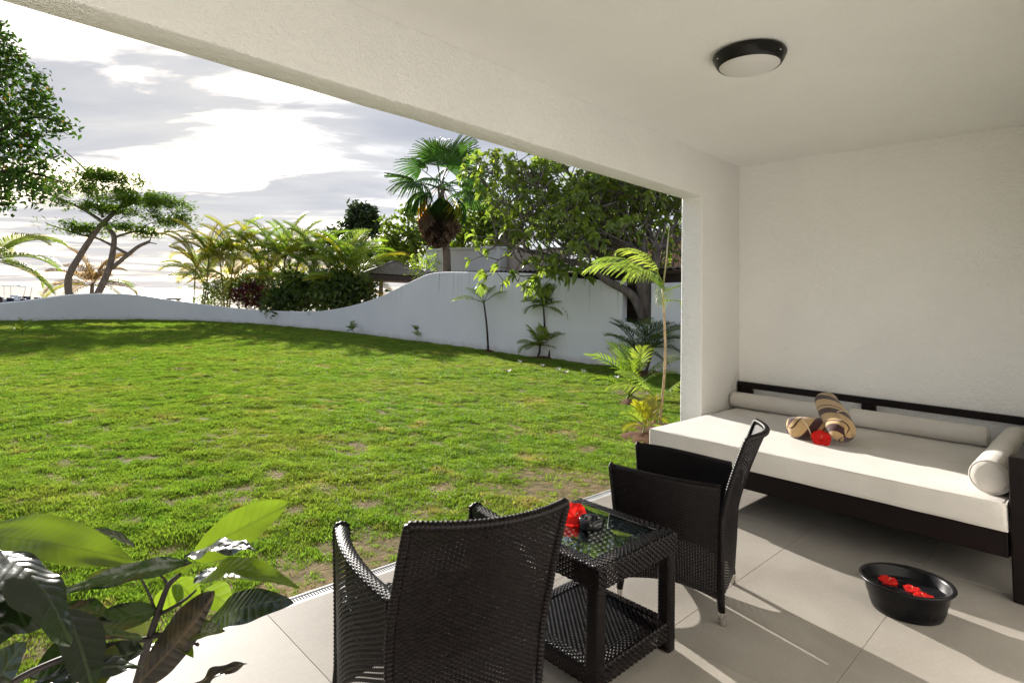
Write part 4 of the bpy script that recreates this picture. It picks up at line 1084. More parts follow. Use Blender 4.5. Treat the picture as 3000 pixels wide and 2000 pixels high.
# dark undergrowth and red shrub among the arecas
def shrub(name, label, d, base, blobs, mat, dens, size, seed, group=None, **kw):
    b0 = at(*base, d); b0.z = GZ; e = empty(name, b0); b = MB()
    for c_, *_ in blobs[:5]: limb(b, [Vector((0, 0, 0)), (Vector(c_) - b0) * .5, Vector(c_) - b0], .035, .008, 5)
    b.build('stem', M_trunk_d, e, smooth=True); leaf_cloud('foliage', blobs, dens, size, mat, e, seed, **kw)
    return tag(e, label, 'shrub', group)
shrub('red_leaved_shrub', 'dark red leaved shrub among the pale palms over the wall', 28.4, (560, 700), [blob(575, 655, 28.4, 20, 12), blob(548, 676, 28.4, 26, 14), blob(600, 672, 28.4, 22, 18), blob(580, 694, 28.4, 34, 12)], M_leaf_red, 120, .20, 31, aspect=.36, clus=6, cr=.12)
shrub('broadleaf_shrub', 'dark glossy shrub below the palms in the hollow of the wall', 27.0, (680, 715), [blob(660, 680, 27.0, 42, 30), blob(700, 685, 27.0, 45, 30), blob(640, 700, 27.0, 40, 14), blob(690, 655, 27.4, 48, 22)], M_leaf_hedge, 130, .26, 32, group='undergrowth behind the wall')
shrub('broadleaf_shrub', 'dark shrub under the last palm beside the pavilion post', 25.2, (790, 715), [blob(760, 680, 25.2, 45, 34), blob(800, 672, 25.2, 40, 36), blob(835, 664, 25.2, 28, 34), blob(765, 648, 25.8, 50, 20)], M_leaf_hedge, 130, .26, 33, group='undergrowth behind the wall')
shrub('leafy_shrub', 'mid green bushy shrub at the seaward foot of the palm clump', 30.0, (500, 700), [blob(490, 678, 30.0, 22, 26), blob(515, 668, 30.0, 24, 28), blob(475, 694, 30.0, 16, 14)], M_leaf_bright, 110, .22, 35, aspect=.3)
shrub('leafy_shrub', 'sunlit green shrub in the heart of the palm clump behind the red shrub', 31.0, (600, 700), [blob(570, 650, 31.0, 40, 24), blob(620, 645, 31.0, 40, 26), blob(540, 665, 31.0, 30, 22), blob(600, 680, 31.0, 45, 20)], M_leaf_mid, 90, .26, 36, aspect=.3)
shrub('yellow_shrub', 'small yellow flowering shrub at the end of the white block', 22.6, (970, 640), [blob(970, 608, 22.6, 20, 15), blob(985, 600, 22.6, 12, 10), blob(960, 622, 22.6, 14, 8)], M_frond_lime, 160, .16, 34, aspect=.4)

# ---------------------------------------------------------------- frangipani growing through the notch of the wall
M_plum = mat_leaf('frangipani_leaf', (0.099, 0.149, 0.029), (0.194, 0.238, 0.050), (0.317, 0.288, 0.059), .58, .33, 2.6)
fb = Vector((12.80, 7.66, -.45))
fg = empty('frangipani_tree', fb); tag(fg, 'crooked frangipani tree growing up through the notch in the wall', 'tree')
b = MB(); r_ = random.Random(77); tips = []
trunk_top = Vector((12.35, 7.62, 2.30))
def off(P): return [Vector(p) - fb for p in P]
limb(b, off([fb, (12.74, 7.68, .7), (12.62, 7.66, 1.6), trunk_top]), .27, .20, 14)
limb(b, off([(12.68, 7.50, .6), (12.6, 7.42, 1.4), (12.45, 7.34, 2.2), (12.3, 7.2, 2.9)]), .13, .09, 10)
def fork(p, d, L, r, dep):
    steps = 3; P = [p]; q = p
    for i in range(steps):
        d = (d + Vector((r_.uniform(-.22, .22), r_.uniform(-.22, .22), r_.uniform(-.10, .20)))).normalized()
        q = q + d * (L / steps); P.append(q)
    b.tube([x - fb for x in P], [r, r * .93, r * .86, r * .78], 6)
    if dep == 0 or L < .16: tips.append((q, d)); return
    n_ = 2 if r_.random() < .62 else 3
    ax = d.orthogonal().normalized(); ph = r_.random() * 6.28
    for k in range(n_):
        a2 = ax.copy(); a2.rotate(Quaternion(d, ph + 2 * math.pi * k / n_ + r_.uniform(-.3, .3)))
        nd = (d * math.cos(R(40)) + a2 * math.sin(R(40)) * r_.uniform(.8, 1.2)).normalized()
        fork(q, nd, L * r_.uniform(.68, .9), r * .74, dep - 1)
limbs = [([(12.5, 7.66, 1.2), (12.2, 7.82, 1.75), at(1395, 645, 14.3), at(1350, 612, 14.4), at(1265, 590, 14.6), at(1205, 575, 14.8)], 0.122, 4), ([trunk_top, (12.1, 7.8, 2.9), at(1370, 540, 14.8), at(1300, 480, 15), at(1230, 440, 15.3)], 0.122, 5), ([trunk_top, (12.3, 7.6, 3.1), at(1440, 520, 15.2), at(1400, 450, 15.6), at(1370, 400, 16)], 0.115, 5),
         ([(12.25, 7.2, 2.9), at(1490, 520, 15), at(1520, 450, 15.4), at(1540, 400, 15.8)], 0.094, 4), ([trunk_top, (11.9, 7.9, 2.5), at(1320, 560, 15.5), at(1200, 500, 16.2), at(1130, 440, 16.6)], 0.101, 5), ([(12.25, 7.2, 2.9), at(1540, 560, 14.6), at(1600, 520, 14.8)], 0.079, 4), ([trunk_top, (12.5, 7.9, 3.0), at(1390, 560, 16.5), at(1330, 520, 17), at(1280, 500, 17.5)], 0.094, 5),
         ([trunk_top, (12.1, 7.75, 2.8), at(1420, 575, 14.2), at(1380, 570, 14.0), at(1340, 575, 14.0)], .08, 5), ([trunk_top, (12.2, 7.5, 2.9), at(1470, 560, 14.2), at(1455, 520, 14.0), at(1440, 490, 14)], .08, 5), ([(12.25, 7.2, 2.9), at(1510, 580, 14.4), at(1535, 540, 14.2), at(1560, 500, 14.2)], .08, 5), ([(12.25, 7.2, 2.9), at(1500, 560, 16), at(1530, 500, 16.5), at(1550, 460, 17)], .08, 5),
         ([at(1330, 605, 14.6), at(1290, 612, 14.2), at(1255, 620, 13.9), at(1225, 632, 13.7)], .05, 3), ([at(1440, 520, 15.2), at(1460, 460, 14.6), at(1480, 420, 14.4)], .09, 4)]
for P0, r0, dep in limbs:
    P0 = [Vector(q) for q in P0]; P = limb(b, off(P0), r0, r0 * .42, 9)
    n_ = len(P)
    for k in range(int(n_ * .36), n_, 2):
        q = Vector(P[k]) + fb; tg = Vector(P[min(k + 1, n_ - 1)] - P[k - 1]).normalized(); a2 = tg.orthogonal().normalized(); a2.rotate(Quaternion(tg, r_.random() * 6.28))
        low = P0[-1].z < 2.6
        nd = (tg * .55 + a2 * .8 + Vector((0, 0, .05 if low else .45))).normalized()
        fork(q, nd, r_.uniform(.42, .66) * (.36 if low else 1.0), r0 * .22, min(dep - 1, 3) if not low else 2)
    fork(P0[-1], (P0[-1] - P0[-2]).normalized(), .45, r0 * .40, 2)
# short twigs filling the rounded crown, each ending in its own whorl of leaves
env = [(1330, 470, 15.2, 210, 120), (1180, 450, 15.8, 110, 95), (1450, 480, 14.8, 120, 95), (1270, 545, 14.6, 130, 50), (1520, 520, 14.8, 70, 110), (1400, 560, 14.4, 120, 50), (1330, 400, 15.8, 180, 60)]
kk = 3000 / 2352 / F_PX
for i in range(470):
    ex, ey, ed, rx, ry = env[r_.choices(range(len(env)), [e_[3] * e_[4] for e_ in env])[0]]
    while True:
        a1, a2, a3 = r_.uniform(-1, 1), r_.uniform(-1, 1), r_.uniform(-1, 1)
        if a1 * a1 + a2 * a2 + a3 * a3 < 1: break
    q = at(ex + a1 * rx, ey + a2 * ry, ed + a3 * 1.9)
    if noise.noise((q.x * 1.1, q.y * 1.1, q.z * 1.1)) < -.22: continue
    d = Vector((a1 * RIGHT.x * .5 + r_.uniform(-.6, .6), a1 * RIGHT.y * .5 + r_.uniform(-.6, .6), r_.uniform(.2, 1.0))).normalized()
    p0 = q - d * r_.uniform(.35, .8) + Vector((r_.uniform(-.15, .15), r_.uniform(-.15, .15), 0))
    b.tube([p0 - fb, p0.lerp(q, .5) + Vector((r_.uniform(-.05, .05), r_.uniform(-.05, .05), 0)) - fb, q - fb], [.022, .017, .012], 5)
    tips.append((q, d))
b.build('trunk', M_trunk, fg, smooth=True)
V, F = [], []
for q, d in tips:
    nl = r_.randint(6, 10)
    for k in range(nl):
        az = k * 2.4 + r_.random(); a2 = d.orthogonal().normalized(); a2.rotate(Quaternion(d, az))
        ld = (a2 * r_.uniform(.6, 1.0) + d * r_.uniform(.25, 1.0) + Vector((0, 0, r_.uniform(-.08, .30)))).normalized()
        L = r_.uniform(.15, .26); w = L * r_.uniform(.32, .42); sd = ld.cross(d).normalized() if ld.cross(d).length > .05 else ld.orthogonal().normalized()
        nn = sd.cross(ld); n0 = len(V)
        for s, ww, dz_ in ((0, .06, 0), (.3, .75, .02), (.65, 1, .0), (.88, .6, -.05), (1, .05, -.09)):
            c_ = q + ld * (s * L) + Vector((0, 0, dz_ * 1.2)) * (L / .3)
            V.append(c_ - sd * (w * ww * .5) + nn * (.10 * w * ww) - fb); V.append(c_ - fb); V.append(c_ + sd * (w * ww * .5) + nn * (.10 * w * ww) - fb)
        for i in range(4):
            for c2 in range(2): F.append((n0 + 3 * i + c2, n0 + 3 * i + c2 + 1, n0 + 3 * i + c2 + 4, n0 + 3 * i + c2 + 3))
link('crown', np_mesh('crown', np.array([tuple(v) for v in V]), np.array(F)), M_plum, fg, smooth=True)
print('frangipani tips', len(tips))

# ---------------------------------------------------------------- small palms planted on the lawn
def gpt(xd, yd, z=-.02):
    d = at(xd, yd, 1) - EYE; return EYE + d * ((z - EYE.z) / d.z)
def top_of(base, xd, yd):           # point above base seen at that place
    dep = (base - EYE).dot(FWD); return at(xd, yd, dep)
M_mulch = mat_plain('planting_soil', (0.10, 0.050, 0.030), 0.95, .4, 12, .8, 30, .1)
FSL = [frond_mesh('frond', .9, 13, .36, .034, .55 + .35 * k, .5, M_frond, 90 + k, .30, .30) for k in range(3)]
FTH = [frond_mesh('frond', .62, 17, .28, .030, .5 + .4 * k, .45, M_frond, 95 + k, .25, .3) for k in range(3)]
def mulch(base, r, seed, parent):
    def fn(u, v):
        w = 2 * math.pi * u; rr = r * v * (1 + .25 * noise.noise((math.cos(w) * 2, math.sin(w) * 2, seed)))
        return (rr * math.cos(w), rr * math.sin(w), .055 * (1 - v) ** .7 + .02 * noise.noise((w * 3, v * 5, seed)) - .02 * v)
    MB().grid(fn, 28, 8).build('soil_mound', M_mulch, parent, smooth=True)
def lawn_palm(label, bpx, tops, meshes, mats, seed, scale, elr, srad, smat, mr=.3, name='young_palm', z=-.02, **kw):
    b0 = gpt(*bpx, z)
    e = palm(name, b0, [(top_of(b0, *t_), n_) for t_, n_ in tops], label, 'palm', meshes=meshes, mats=mats, seed=seed, scale=scale, elr=elr, srad=srad, smat=smat, group='young palms planted in the lawn', **kw)
    mulch(b0, mr, seed, e); return e
lawn_palm('slender single stemmed young palm with two thin fronds against the wall', (1120, 806), [((1111, 692), 5)], FSL, [M_frond_lime, M_frond], 4, 1.0, (22, 62), .030, M_trunk_d, .28)
lawn_palm('bushy young palm with two thin stems standing above its skirt of fronds', (1252, 822), [((1248, 700), 11), ((1272, 702), 11), ((1240, 790), 15), ((1265, 785), 15)], FTH, [M_frond, M_frond_lime, M_frond_lime], 6, 1.0, (0, 82), .028, M_trunk_d, .5)
lawn_palm('dark bushy palm at the wall foot below the notch', (1478, 858), [((1462, 800), 14), ((1500, 795), 14)], FSL, [M_frond_d, M_frond_d, M_frond], 8, 1.12, (0, 74), .03, M_trunk_d, .5)
FLM = [frond_mesh('frond', 1.05, 15, .42, .034, 1.25 + .25 * k, 3.2, M_frond_lime, 120 + k, .25, .10) for k in range(2)]
tall = lawn_palm('tall lime green palm right beside the terrace pillar', (1508, 982), [((1522, 660), 0), ((1512, 905), 0)], FLM, [M_frond_lime], 10, .98, (-8, 62), .017, M_stem_t, .4)
b0 = gpt(1508, 982); azl = math.atan2(-RIGHT.y, -RIGHT.x)
for (xd, yd), a_, e_, s_ in (((1524, 664), 4, 40, 1.0), ((1524, 664), -28, 50, .95), ((1526, 662), 44, 32, .86), ((1526, 662), 24, 62, .8), ((1526, 664), 70, 10, .7), ((1526, 668), 180, 22, .8), ((1524, 690), 150, 4, .6), ((1516, 925), 172, 58, .62), ((1514, 920), 12, 40, .7), ((1514, 930), -35, 62, .66), ((1512, 945), 60, 35, .6), ((1512, 950), 205, 30, .5)):
    inst('frond', FLM[int(e_) % 2], tall, frond_matrix(top_of(b0, xd, yd) - b0, azl + R(a_), R(e_), 0, s_))
lawn_palm('low grassy palm clump in front of the tall lime green palm', (1482, 1004), [((1482, 975), 9)], FTH, [M_frond_y, M_frond_lime], 12, .62, (15, 85), .02, M_stem, .34)
lawn_palm('mid height palm with upright glossy leaflets in front of the dark bushy palm', (1450, 925), [((1446, 905), 5), ((1462, 880), 5)], FSL, [M_frond, M_frond_lime], 15, .98, (45, 86), .018, M_stem, .25)
# new spear leaf of the tall palm
lp_ = gpt(1508, 982); sp0 = top_of(lp_, 1523, 660); sp1 = top_of(lp_, 1538, 515)
sp_o = [o for o in C.objects if o.get('label') == 'tall lime green palm right beside the terrace pillar'][0]
MB().tube([sp0 - lp_, sp0.lerp(sp1, .5) - lp_ + Vector((.01, 0, 0)), sp1 - lp_], [.014, .010, .004], 6).build('spear_leaf', M_stem, sp_o, smooth=True)
for bpx, lab, sd in (((962, 783), 'small leafy seedling at the foot of the wall', 51), ((808, 768), 'thin grassy seedling at the low end of the rising wall', 52), ((50, 772), 'sparse twiggy seedling at the far side of the lawn', 53)):
    b0 = gpt(*bpx)
    palm('seedling', b0, [(b0 + Vector((0, 0, .16)), 8)], lab, 'seedling', meshes=FTH, mats=[M_frond, M_frond_lime], seed=sd, scale=.8 if sd == 51 else .62, elr=(25, 85), srad=.012)

# ---------------------------------------------------------------- fallen frangipani blossoms
M_white = mat_plain('white_petal', (0.80, 0.78, 0.70), 0.6, .08)
for i, (xd, yd, lab) in enumerate(((1168, 855, 'largest white fallen blossom, nearest the terrace on open grass'), (1245, 841, 'white fallen blossom straight below the two stemmed bushy palm'), (1299, 857, 'white fallen blossom at the lower right of a close pair'), (1283, 850, 'white fallen blossom at the upper left of a close pair'), (1192, 832, 'white fallen blossom closest to the slender single stemmed palm'), (1340, 855, 'white fallen blossom between the close pair and the dark palms'), (1416, 869, 'white fallen blossom beside the mid height upright palm'))):
    b0 = gpt(xd, yd, .02); b = MB(); r_ = random.Random(i)
    for k in range(5):
        a_ = k * 1.2566 + r_.uniform(-.2, .2); L = .055
        b.grid(lambda u, v: tuple(Vector((L * v * math.cos(a_) - (u - .5) * .05 * math.sin(math.pi * (.1 + .85 * v)) * math.sin(a_), L * v * math.sin(a_) + (u - .5) * .05 * math.sin(math.pi * (.1 + .85 * v)) * math.cos(a_), .03 * v + .012 * (u - .5) + .01))), 3, 4)
    o = b.build('fallen_blossom', M_white, None, smooth=True); o.location = b0; o.scale = (1.15,) * 3; o.rotation_euler = (r_.uniform(-.4, .4), r_.uniform(-.4, .4), r_.random() * 6)
    tag(o, lab, 'blossom', 'fallen blossoms on the lawn')

# ================================================================== beyond the wall
M_rooftile = mat_plain('grey_roof_tile', (0.16, 0.135, 0.125), 0.6, .3, 6, .3, 20)
M_darkwood = mat_plain('dark_timber', (0.045, 0.030, 0.024), 0.7, .3, 8)
M_rust = mat_plain('weathered_zinc', (0.15, 0.125, 0.11), 0.55, .35, 4, .2, 30, metal=.3)
M_peach = mat_plaster('peach_render', (0.52, 0.33, 0.22), .2, 12, 70, .2)
M_beige = mat_plaster('beige_render', (0.46, 0.39, 0.33), .2, 12, 70, .25)
t = NT('stained_white_block'); p = t.pos()
rs1 = t.ramp(t.noise(p, 1.6, 4, .6, stretch=(1.4, 1.4, .06)), .56, .70)
c = t.mix(t.ramp(t.noise(p, .8, 5), .35, .7), (0.68, 0.68, 0.68), (0.58, 0.59, 0.59)); c = t.mix(t.math('MULTIPLY', rs1, .55), c, (0.36, 0.25, 0.17))
M_block = t.done(t.bsdf(c, .85, t.bump(t.noise(p, 40, 4), .2, .01), .2))
def slab(name, P1, P2, z0, z1, dep, mat, parent, o):
    P1, P2 = Vector(P1), Vector(P2); d = (P2 - P1); d.z = 0; d.normalize(); nrm_ = Vector((-d.y, d.x, 0))
    if nrm_.dot(FWD) < 0: nrm_ = -nrm_
    v = []
    for z in (z0, z1):
        for q in (P1, P2, P2 + nrm_ * dep, P1 + nrm_ * dep): v.append((q.x - o.x, q.y - o.y, z - o.z))
    return MB().add(v, [(0, 3, 2, 1), (4, 5, 6, 7), (0, 1, 5, 4), (1, 2, 6, 5), (2, 3, 7, 6), (3, 0, 4, 7)]).build(name, mat, parent, bevel=.01, seg=1)
def zpx(xd, yd, d): return at(xd, yd, d).z

# white rendered block with stains
w1, w2 = at(978, 600, 23.5), at(1141, 600, 21.0)
o = Vector((w1.x, w1.y, GZ)); blk = empty('rendered_outbuilding', o); tag(blk, 'flat roofed white outbuilding with rusty stains behind the fan palm', 'building')
slab('wall', w1, w2, GZ, zpx(1141, 570, 21.0), 3.0, M_block, blk, o)
slab('corner_pier', at(1139, 600, 20.9), at(1148, 600, 20.8), GZ, zpx(1145, 566, 20.8), .5, M_block, blk, o)
slab('parapet', at(977, 600, 23.45), at(1150, 600, 20.75), zpx(1145, 568, 20.8) - .02, zpx(1145, 566, 20.8) + .03, 3.1, M_block, blk, o)
# beige yard wall behind it
w1, w2 = at(1152, 600, 21.5), at(1290, 600, 19.0); o = Vector((w1.x, w1.y, GZ))
bw = empty('yard_wall', o); tag(bw, 'low brownish beige yard wall right of the white outbuilding', 'wall')
slab('wall', w1, w2, GZ, zpx(1152, 580, 21.5), .25, M_beige, bw, o); slab('coping', w1 - FWD * .05, w2 - FWD * .05, zpx(1152, 580, 21.5) + .001, zpx(1152, 577, 21.5), .35, M_block, bw, o)
# peach house behind the frangipani
w1, w2 = at(1380, 600, 26), at(1680, 600, 21); o = Vector((w1.x, w1.y, GZ))
ph_ = empty('peach_house', o); tag(ph_, 'peach coloured house wall glimpsed through the frangipani branches', 'building')
slab('wall', w1, w2, GZ, zpx(1500, 552, 24), 5, M_peach, ph_, o)
slab('roof', w1 - FWD * .5 - Vector((.4, -.3, 0)), w2 - FWD * .5, zpx(1500, 552, 24) + .002, zpx(1500, 538, 24), 6, M_beige, ph_, o)
# shed with a corrugated roof just over the wall
o = Vector((12.45, 11.0, GZ)); shd = empty('corrugated_shed', o); tag(shd, 'dark shed whose corrugated roof edge shows along the wall crest', 'shed')
b = MB()
ny = 330
def corr(u, v):
    y = 5.2 + 11.2 * u; x = 12.28 + 2.6 * v
    return (x - o.x, y - o.y, 2.405 + .020 * math.sin(y * 2 * math.pi / .20) + .16 * v + .010 * (y - 11) * 0 - o.z)
b.grid(corr, ny, 3)
n0 = len(b.v); b.v += [(x, y, z - .022) for x, y, z in b.v]; b.f += [tuple(i + n0 for i in f)[::-1] for f in b.f]
b.f += [(i, i + 1, i + 1 + n0, i + n0) for i in range(ny)]
b.build('corrugated_roof', M_rust, shd)
MB().box(.30, 2.3, -5.5, 5.2, 0, 2.80).build('wall', M_darkwood, shd)
MB().box(.0, .045, -5.7, 5.35, 2.72, 2.80).build('eaves_board', M_darkwood, shd)
# garden pavilion with a tiled hip roof
PVD = 27.5
pc = at(902, 640, PVD); o = Vector((pc.x, pc.y, GZ)); pv = empty('garden_pavilion', o, R(-18)); tag(pv, 'timber garden pavilion with a grey tiled hipped roof above the wall', 'pavilion')
ze = zpx(902, 634, PVD) - GZ; zr = zpx(902, 601, PVD) - GZ; hw_ = 1.75
for k in range(4):
    b = MB()
    def slope(u, v, k=k):
        s = (u - .5) * 2 * (1 - v) * hw_; dd = hw_ * (1 - v) + .0; zz = ze + (zr - ze) * v + .022 * abs(math.sin((u - .5) * 2 * (1 - v) * hw_ * math.pi / .19)) - .018 * ((v * 12) % 1)
        x, y = s, dd
        for _ in range(k): x, y = -y, x
        return (x, y, zz)
    b.grid(slope, 84, 48); b.build('roof_slope', M_rooftile, pv)
    c_ = []
    for q in ((-1, 1), (0, 0)):
        x, y = q[0] * hw_, q[1] * hw_
        for _ in range(k): x, y = -y, x
        c_.append((x, y, ze + .02 if q[1] else zr + .03))
    MB().tube(c_, .05, 6).build('hip_ridge', M_rooftile, pv)
MB().box(-hw_ + .02, hw_ - .02, -hw_ + .02, hw_ - .02, ze - .26, ze - .03).build('fascia', M_darkwood, pv)
for sx in (-1, 1):
    for sy in (-1, 1):
        MB().box(sx * (hw_ - .3) - .09, sx * (hw_ - .3) + .09, sy * (hw_ - .3) - .09, sy * (hw_ - .3) + .09, 0, ze - .261).build('post', mat_plain('timber_post', (.18, .09, .05), .7), pv, bevel=.01, seg=1)

# boats and beach slab
M_hull = mat_plain('white_gelcoat', (0.75, 0.76, 0.78), .3, .05)
M_navy = mat_plain('navy_canvas', (0.02, 0.025, 0.05), .7)
M_maroon = mat_plain('dark_maroon_hull', (0.05, 0.018, 0.018), .5)
SEA = -2.3
def boat(name, xd, d, label, rz, scale, dark=False, top=True):
    q = at(xd, 690, d); e = empty(name, (q.x, q.y, SEA), rz); e.scale = (scale,) * 3
    def hull(u, v):
        s = v * 2 - 1; half = 1.05 * (1 - max(0, s) ** 2.4) * (.92 + .08 * (s < 0)); w = (u - .5) * 2
        a_ = abs(w); z = -.25 + 1.15 * (a_ ** 2.2) + .25 * max(0, s) ** 2 * a_
        return (3.2 * s, half * w * (.55 + .45 * a_), z)
    MB().grid(hull, 16, 22).build('hull', M_maroon if dark else M_hull, e, smooth=True)
    MB().grid(lambda u, v: (3.1 * (v * 2 - 1), 1.0 * (1 - max(0, v * 2 - 1) ** 2.4) * (u - .5) * 1.9, .62), 6, 16).build('deck', M_hull if not dark else M_maroon, e)
    MB().box(-.5, .6, -.45, .45, .621, 1.55).build('console', M_hull if not dark else M_maroon, e, bevel=.06, seg=2)
    MB().box(-2.9, -2.4, -.4, .4, .622, 1.35).build('outboard_motor', M_navy, e, bevel=.08, seg=2)
    MB().box(-1.6, -1.0, -.55, .55, .621, 1.45).build('seat', M_navy, e, bevel=.05, seg=2)
    if top:
        MB().box(-1.7, 1.5, -.95, .95, 2.75, 2.86).build('canopy', M_hull, e, bevel=.03, seg=2)
        for x in (-1.5, 1.2):
            for y in (-.85, .85): MB().tube([(x * .8, y, .6), (x, y * .95, 2.76)], .035, 6).build('canopy_post', M_steel, e)
        MB().lathe([(0, .18), (.16, .15), (.2, .05), (.18, 0)], 12, c=(-.2, 0, 2.861)).build('radar_dome', M_hull, e, smooth=True)
    return tag(e, label, 'boat', 'boats moored off the beach')
boat('motor_boat', 36, 96, 'white motor boat with a flat canopy moored off the beach', R(150), 1.18)
boat('motor_boat', -6, 84, 'dark hulled boat half cut off by the photo edge', R(165), 1.15, True, False)
q = at(399, 688, 40); e = empty('beach_bench', (q.x, q.y, -.9), R(-40)); tag(e, 'grey slab topped bench on the beach just above the wall', 'bench')
M_slab = mat_plain('grey_stone', (0.16, 0.15, 0.14), .8)
zt = zpx(399, 684, 40) + .9
MB().box(-.45, .45, -.2, .2, zt - .13, zt).build('seat', M_slab, e, bevel=.015, seg=1)
for x in (-.3, .3): MB().box(x - .07, x + .07, -.15, .15, -.4, zt - .131).build('leg', M_slab, e, bevel=.01, seg=1)

# ================================================================== potted plant in the foreground
def mat_bigleaf(name, c1, c2, rib, trans, rough, tcol, nscale=9):
    t = NT(name); p = t.obj(); sp = t.n('ShaderNodeSeparateXYZ'); t.set(sp.inputs[0], p)
    ay = t.math('ABSOLUTE', sp.outputs[1]); n_ = t.noise(p, nscale, 5, .6)
    vein = t.math('FRACT', t.math('ADD', t.math('SUBTRACT', t.math('MULTIPLY', sp.outputs[0], 46.0), t.math('MULTIPLY', ay, 40.0)), t.math('MULTIPLY', n_, 1.1)))
    vl = t.math('MULTIPLY', t.ramp(vein, .0, .09, 1, 0), t.ramp(ay, .0, .004))
    mid = t.ramp(ay, .0012, .003, 1, 0)
    c = t.mix(t.ramp(n_, .3, .7), c1, c2); c = t.mix(t.math('MULTIPLY', vl, .35), c, rib); c = t.mix(mid, c, rib)
    spot = t.ramp(t.noise(p, 70, 3, .7), .70, .76); c = t.mix(t.math('MULTIPLY', spot, .5), c, (.20, .15, .05))
    quilt = t.math('ADD', t.math('MULTIPLY', t.math('SINE', t.math('MULTIPLY', vein, 3.14159)), .9), t.math('MULTIPLY', n_, 1.6))
    pr = t.bsdf(c, rough, t.bump(quilt, .28, .005), .5)
    tr = t.n('ShaderNodeBsdfTranslucent'); t.set(tr.inputs[0], t.mix(t.math('MULTIPLY', t.math('MAXIMUM', vl, mid), .55), tcol, tuple(x * .35 for x in tcol)))
    mx = t.n('ShaderNodeMixShader'); mx.inputs[0].default_value = trans; t.t.links.new(pr, mx.inputs[1]); t.t.links.new(tr.outputs[0], mx.inputs[2])
    return t.done(mx.outputs[0])
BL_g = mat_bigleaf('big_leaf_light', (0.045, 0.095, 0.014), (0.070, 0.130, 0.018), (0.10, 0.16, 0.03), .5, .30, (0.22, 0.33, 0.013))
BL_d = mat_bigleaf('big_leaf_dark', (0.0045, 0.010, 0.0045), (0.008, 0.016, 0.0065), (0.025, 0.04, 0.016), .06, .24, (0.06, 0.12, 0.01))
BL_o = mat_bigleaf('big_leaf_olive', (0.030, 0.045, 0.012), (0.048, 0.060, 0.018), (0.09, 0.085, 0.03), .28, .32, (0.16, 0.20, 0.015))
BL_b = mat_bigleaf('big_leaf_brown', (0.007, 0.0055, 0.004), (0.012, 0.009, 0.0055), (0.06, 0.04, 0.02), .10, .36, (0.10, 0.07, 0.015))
M_twig = mat_plain('dark_twig', (0.018, 0.013, 0.011), .6, .3, 20)
PX = 3000 / 2352 / F_PX
pot_c = at(330, 1500, 1.30); pot_c.z = 0
ptd = empty('potted_plant', pot_c); tag(ptd, 'large glossy leaved potted plant in the lower foreground corner', 'plant')
def big_leaf(base, tip, wpx, theta, mat, bend=.12, cup=.16, wave=.02, seed=0, fat=.55, dd=1.25):
    """base, tip: (x, y, depth); wpx: width on the survey sheet; theta: tilt of the blade about its midrib."""
    P0, P1 = at(*base), at(*tip); ax = (P1 - P0); L = ax.length; ax.normalize()
    view = ((P0 + P1) / 2 - EYE).normalized()
    flat = ax.cross(view).normalized(); dep = flat.cross(ax).normalized()
    wdir = (flat * math.cos(theta) + dep * math.sin(theta)).normalized(); nrm_ = ax.cross(wdir).normalized()
    if nrm_.z < 0: wdir, nrm_ = -wdir, -nrm_
    W = wpx * PX * dd
    mw = Matrix.Identity(4)
    for i in range(3): mw[i][0] = ax[i]; mw[i][1] = wdir[i]; mw[i][2] = nrm_[i]; mw[i][3] = P0[i]
    mw.translation -= pot_c
    def fn(u, v):
        s = (u - .5) * 2; w = W * .5 * (math.sin(math.pi * v ** (.5 + fat * .6)) ** .75 if 0 < v < 1 else 0.0)
        if v > .9: w = max(w * 1.0, W * .5 * .02)
        y = s * w
        z = bend * L * math.sin(math.pi * v) + cup * abs(s) ** 1.5 * w + wave * L * math.sin(v * 17 + seed + s * 1.5) * abs(s) ** 1.4 + wave * .8 * L * noise.noise((v * 5, s * 2, seed))
        return (v * L, y + .03 * L * math.sin(v * 3 + seed), z)
    o = MB().grid(fn, 12, 30).build('leaf', mat, ptd, smooth=True); o.matrix_local = mw
    return o
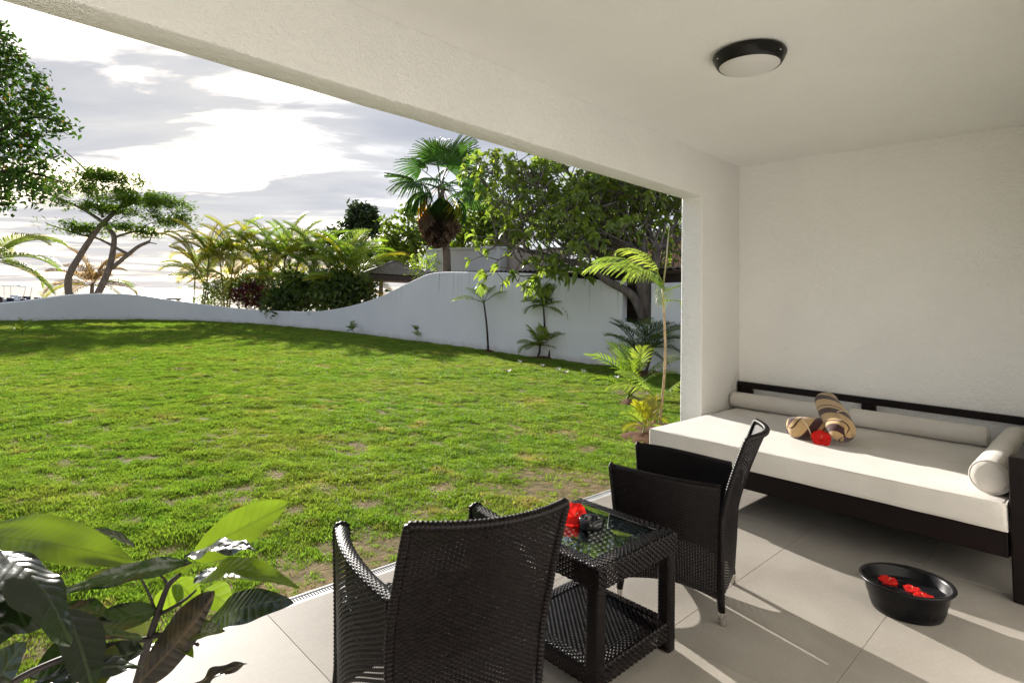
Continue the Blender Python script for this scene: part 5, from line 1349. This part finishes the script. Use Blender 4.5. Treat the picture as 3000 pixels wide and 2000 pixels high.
leaves = [((-55, 1228, 1.22), (324, 1290, 1.16), 100, R(25), BL_g, .04, .12, .010, 1), ((440, 1300, 1.18), (140, 1352, 1.02), 52, R(35), BL_d, .05, .25, .012, 2),
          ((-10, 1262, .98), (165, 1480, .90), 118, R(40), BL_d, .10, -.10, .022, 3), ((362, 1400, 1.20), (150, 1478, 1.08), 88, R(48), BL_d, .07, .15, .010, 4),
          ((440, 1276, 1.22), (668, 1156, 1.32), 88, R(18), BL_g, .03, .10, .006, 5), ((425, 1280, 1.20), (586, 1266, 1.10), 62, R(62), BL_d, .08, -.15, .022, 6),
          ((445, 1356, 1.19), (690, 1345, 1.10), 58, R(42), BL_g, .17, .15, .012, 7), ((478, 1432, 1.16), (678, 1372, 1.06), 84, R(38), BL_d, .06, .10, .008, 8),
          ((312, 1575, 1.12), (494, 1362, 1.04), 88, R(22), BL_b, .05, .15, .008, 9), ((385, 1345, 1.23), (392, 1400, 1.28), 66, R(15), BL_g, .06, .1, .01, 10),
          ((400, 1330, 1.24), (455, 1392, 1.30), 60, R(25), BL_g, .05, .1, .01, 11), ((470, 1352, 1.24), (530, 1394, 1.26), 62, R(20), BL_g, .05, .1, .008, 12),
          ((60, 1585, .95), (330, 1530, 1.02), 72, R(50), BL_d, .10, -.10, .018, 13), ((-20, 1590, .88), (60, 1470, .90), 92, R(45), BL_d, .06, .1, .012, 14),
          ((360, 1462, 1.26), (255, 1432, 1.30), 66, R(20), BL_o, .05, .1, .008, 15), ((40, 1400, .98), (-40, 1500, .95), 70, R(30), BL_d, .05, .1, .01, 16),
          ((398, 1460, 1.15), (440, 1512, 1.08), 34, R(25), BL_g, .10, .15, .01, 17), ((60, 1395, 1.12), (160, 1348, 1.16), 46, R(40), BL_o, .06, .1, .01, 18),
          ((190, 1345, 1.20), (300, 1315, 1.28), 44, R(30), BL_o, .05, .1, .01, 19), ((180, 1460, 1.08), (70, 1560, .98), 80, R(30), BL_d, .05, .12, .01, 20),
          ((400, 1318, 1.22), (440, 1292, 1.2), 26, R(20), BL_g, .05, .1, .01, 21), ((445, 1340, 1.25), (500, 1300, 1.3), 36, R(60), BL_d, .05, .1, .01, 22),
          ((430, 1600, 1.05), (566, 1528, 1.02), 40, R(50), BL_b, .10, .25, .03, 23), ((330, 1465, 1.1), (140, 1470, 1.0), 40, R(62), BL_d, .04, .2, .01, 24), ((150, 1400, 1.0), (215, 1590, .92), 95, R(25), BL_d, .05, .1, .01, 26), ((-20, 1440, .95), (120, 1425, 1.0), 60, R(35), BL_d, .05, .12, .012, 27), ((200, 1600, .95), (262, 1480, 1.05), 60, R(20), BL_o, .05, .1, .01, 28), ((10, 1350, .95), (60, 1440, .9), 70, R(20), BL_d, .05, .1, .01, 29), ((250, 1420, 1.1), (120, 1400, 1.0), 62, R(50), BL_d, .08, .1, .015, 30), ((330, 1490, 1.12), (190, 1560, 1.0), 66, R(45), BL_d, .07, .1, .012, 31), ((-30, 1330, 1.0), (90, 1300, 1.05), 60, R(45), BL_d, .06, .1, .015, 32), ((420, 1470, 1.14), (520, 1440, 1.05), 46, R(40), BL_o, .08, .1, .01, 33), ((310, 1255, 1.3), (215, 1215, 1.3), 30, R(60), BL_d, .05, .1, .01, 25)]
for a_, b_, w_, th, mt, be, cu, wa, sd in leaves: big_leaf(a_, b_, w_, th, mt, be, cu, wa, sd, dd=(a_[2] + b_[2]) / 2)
b = MB()
def st(L, r0, r1): limb(b, [at(*q) - pot_c for q in L], r0, r1, 7)
limb(b, [Vector((0, 0, .30)), at(305, 1640, 1.22) - pot_c, at(325, 1530, 1.2) - pot_c, at(345, 1460, 1.2) - pot_c, at(370, 1385, 1.2) - pot_c, at(388, 1342, 1.2) - pot_c, at(415, 1318, 1.2) - pot_c], .012, .004, 8)
st([(388, 1345, 1.2), (378, 1330, 1.21), (362, 1315, 1.2)], .003, .002); st([(360, 1410, 1.2), (345, 1370, 1.2), (325, 1330, 1.2)], .003, .002)
st([(368, 1410, 1.2), (420, 1380, 1.19), (450, 1355, 1.19)], .004, .002); st([(350, 1455, 1.2), (420, 1455, 1.17), (480, 1432, 1.16)], .004, .003)
st([(345, 1465, 1.2), (250, 1482, 1.1), (150, 1510, 1.0), (40, 1560, .95), (0, 1600, .93)], .0055, .006); st([(345, 1462, 1.2), (410, 1456, 1.16), (455, 1480, 1.1)], .005, .003)
b.build('stem', M_twig, ptd, smooth=True)
M_pot = mat_plain('terracotta_pot', (0.34, 0.15, 0.09), .8, .2, 8)
MB().lathe([(.0, .0), (.13, .0), (.14, .01), (.17, .30), (.19, .305), (.19, .345), (.165, .345), (.16, .29), (.0, .29)], 32).build('pot', M_pot, ptd, smooth=True, autos=40)
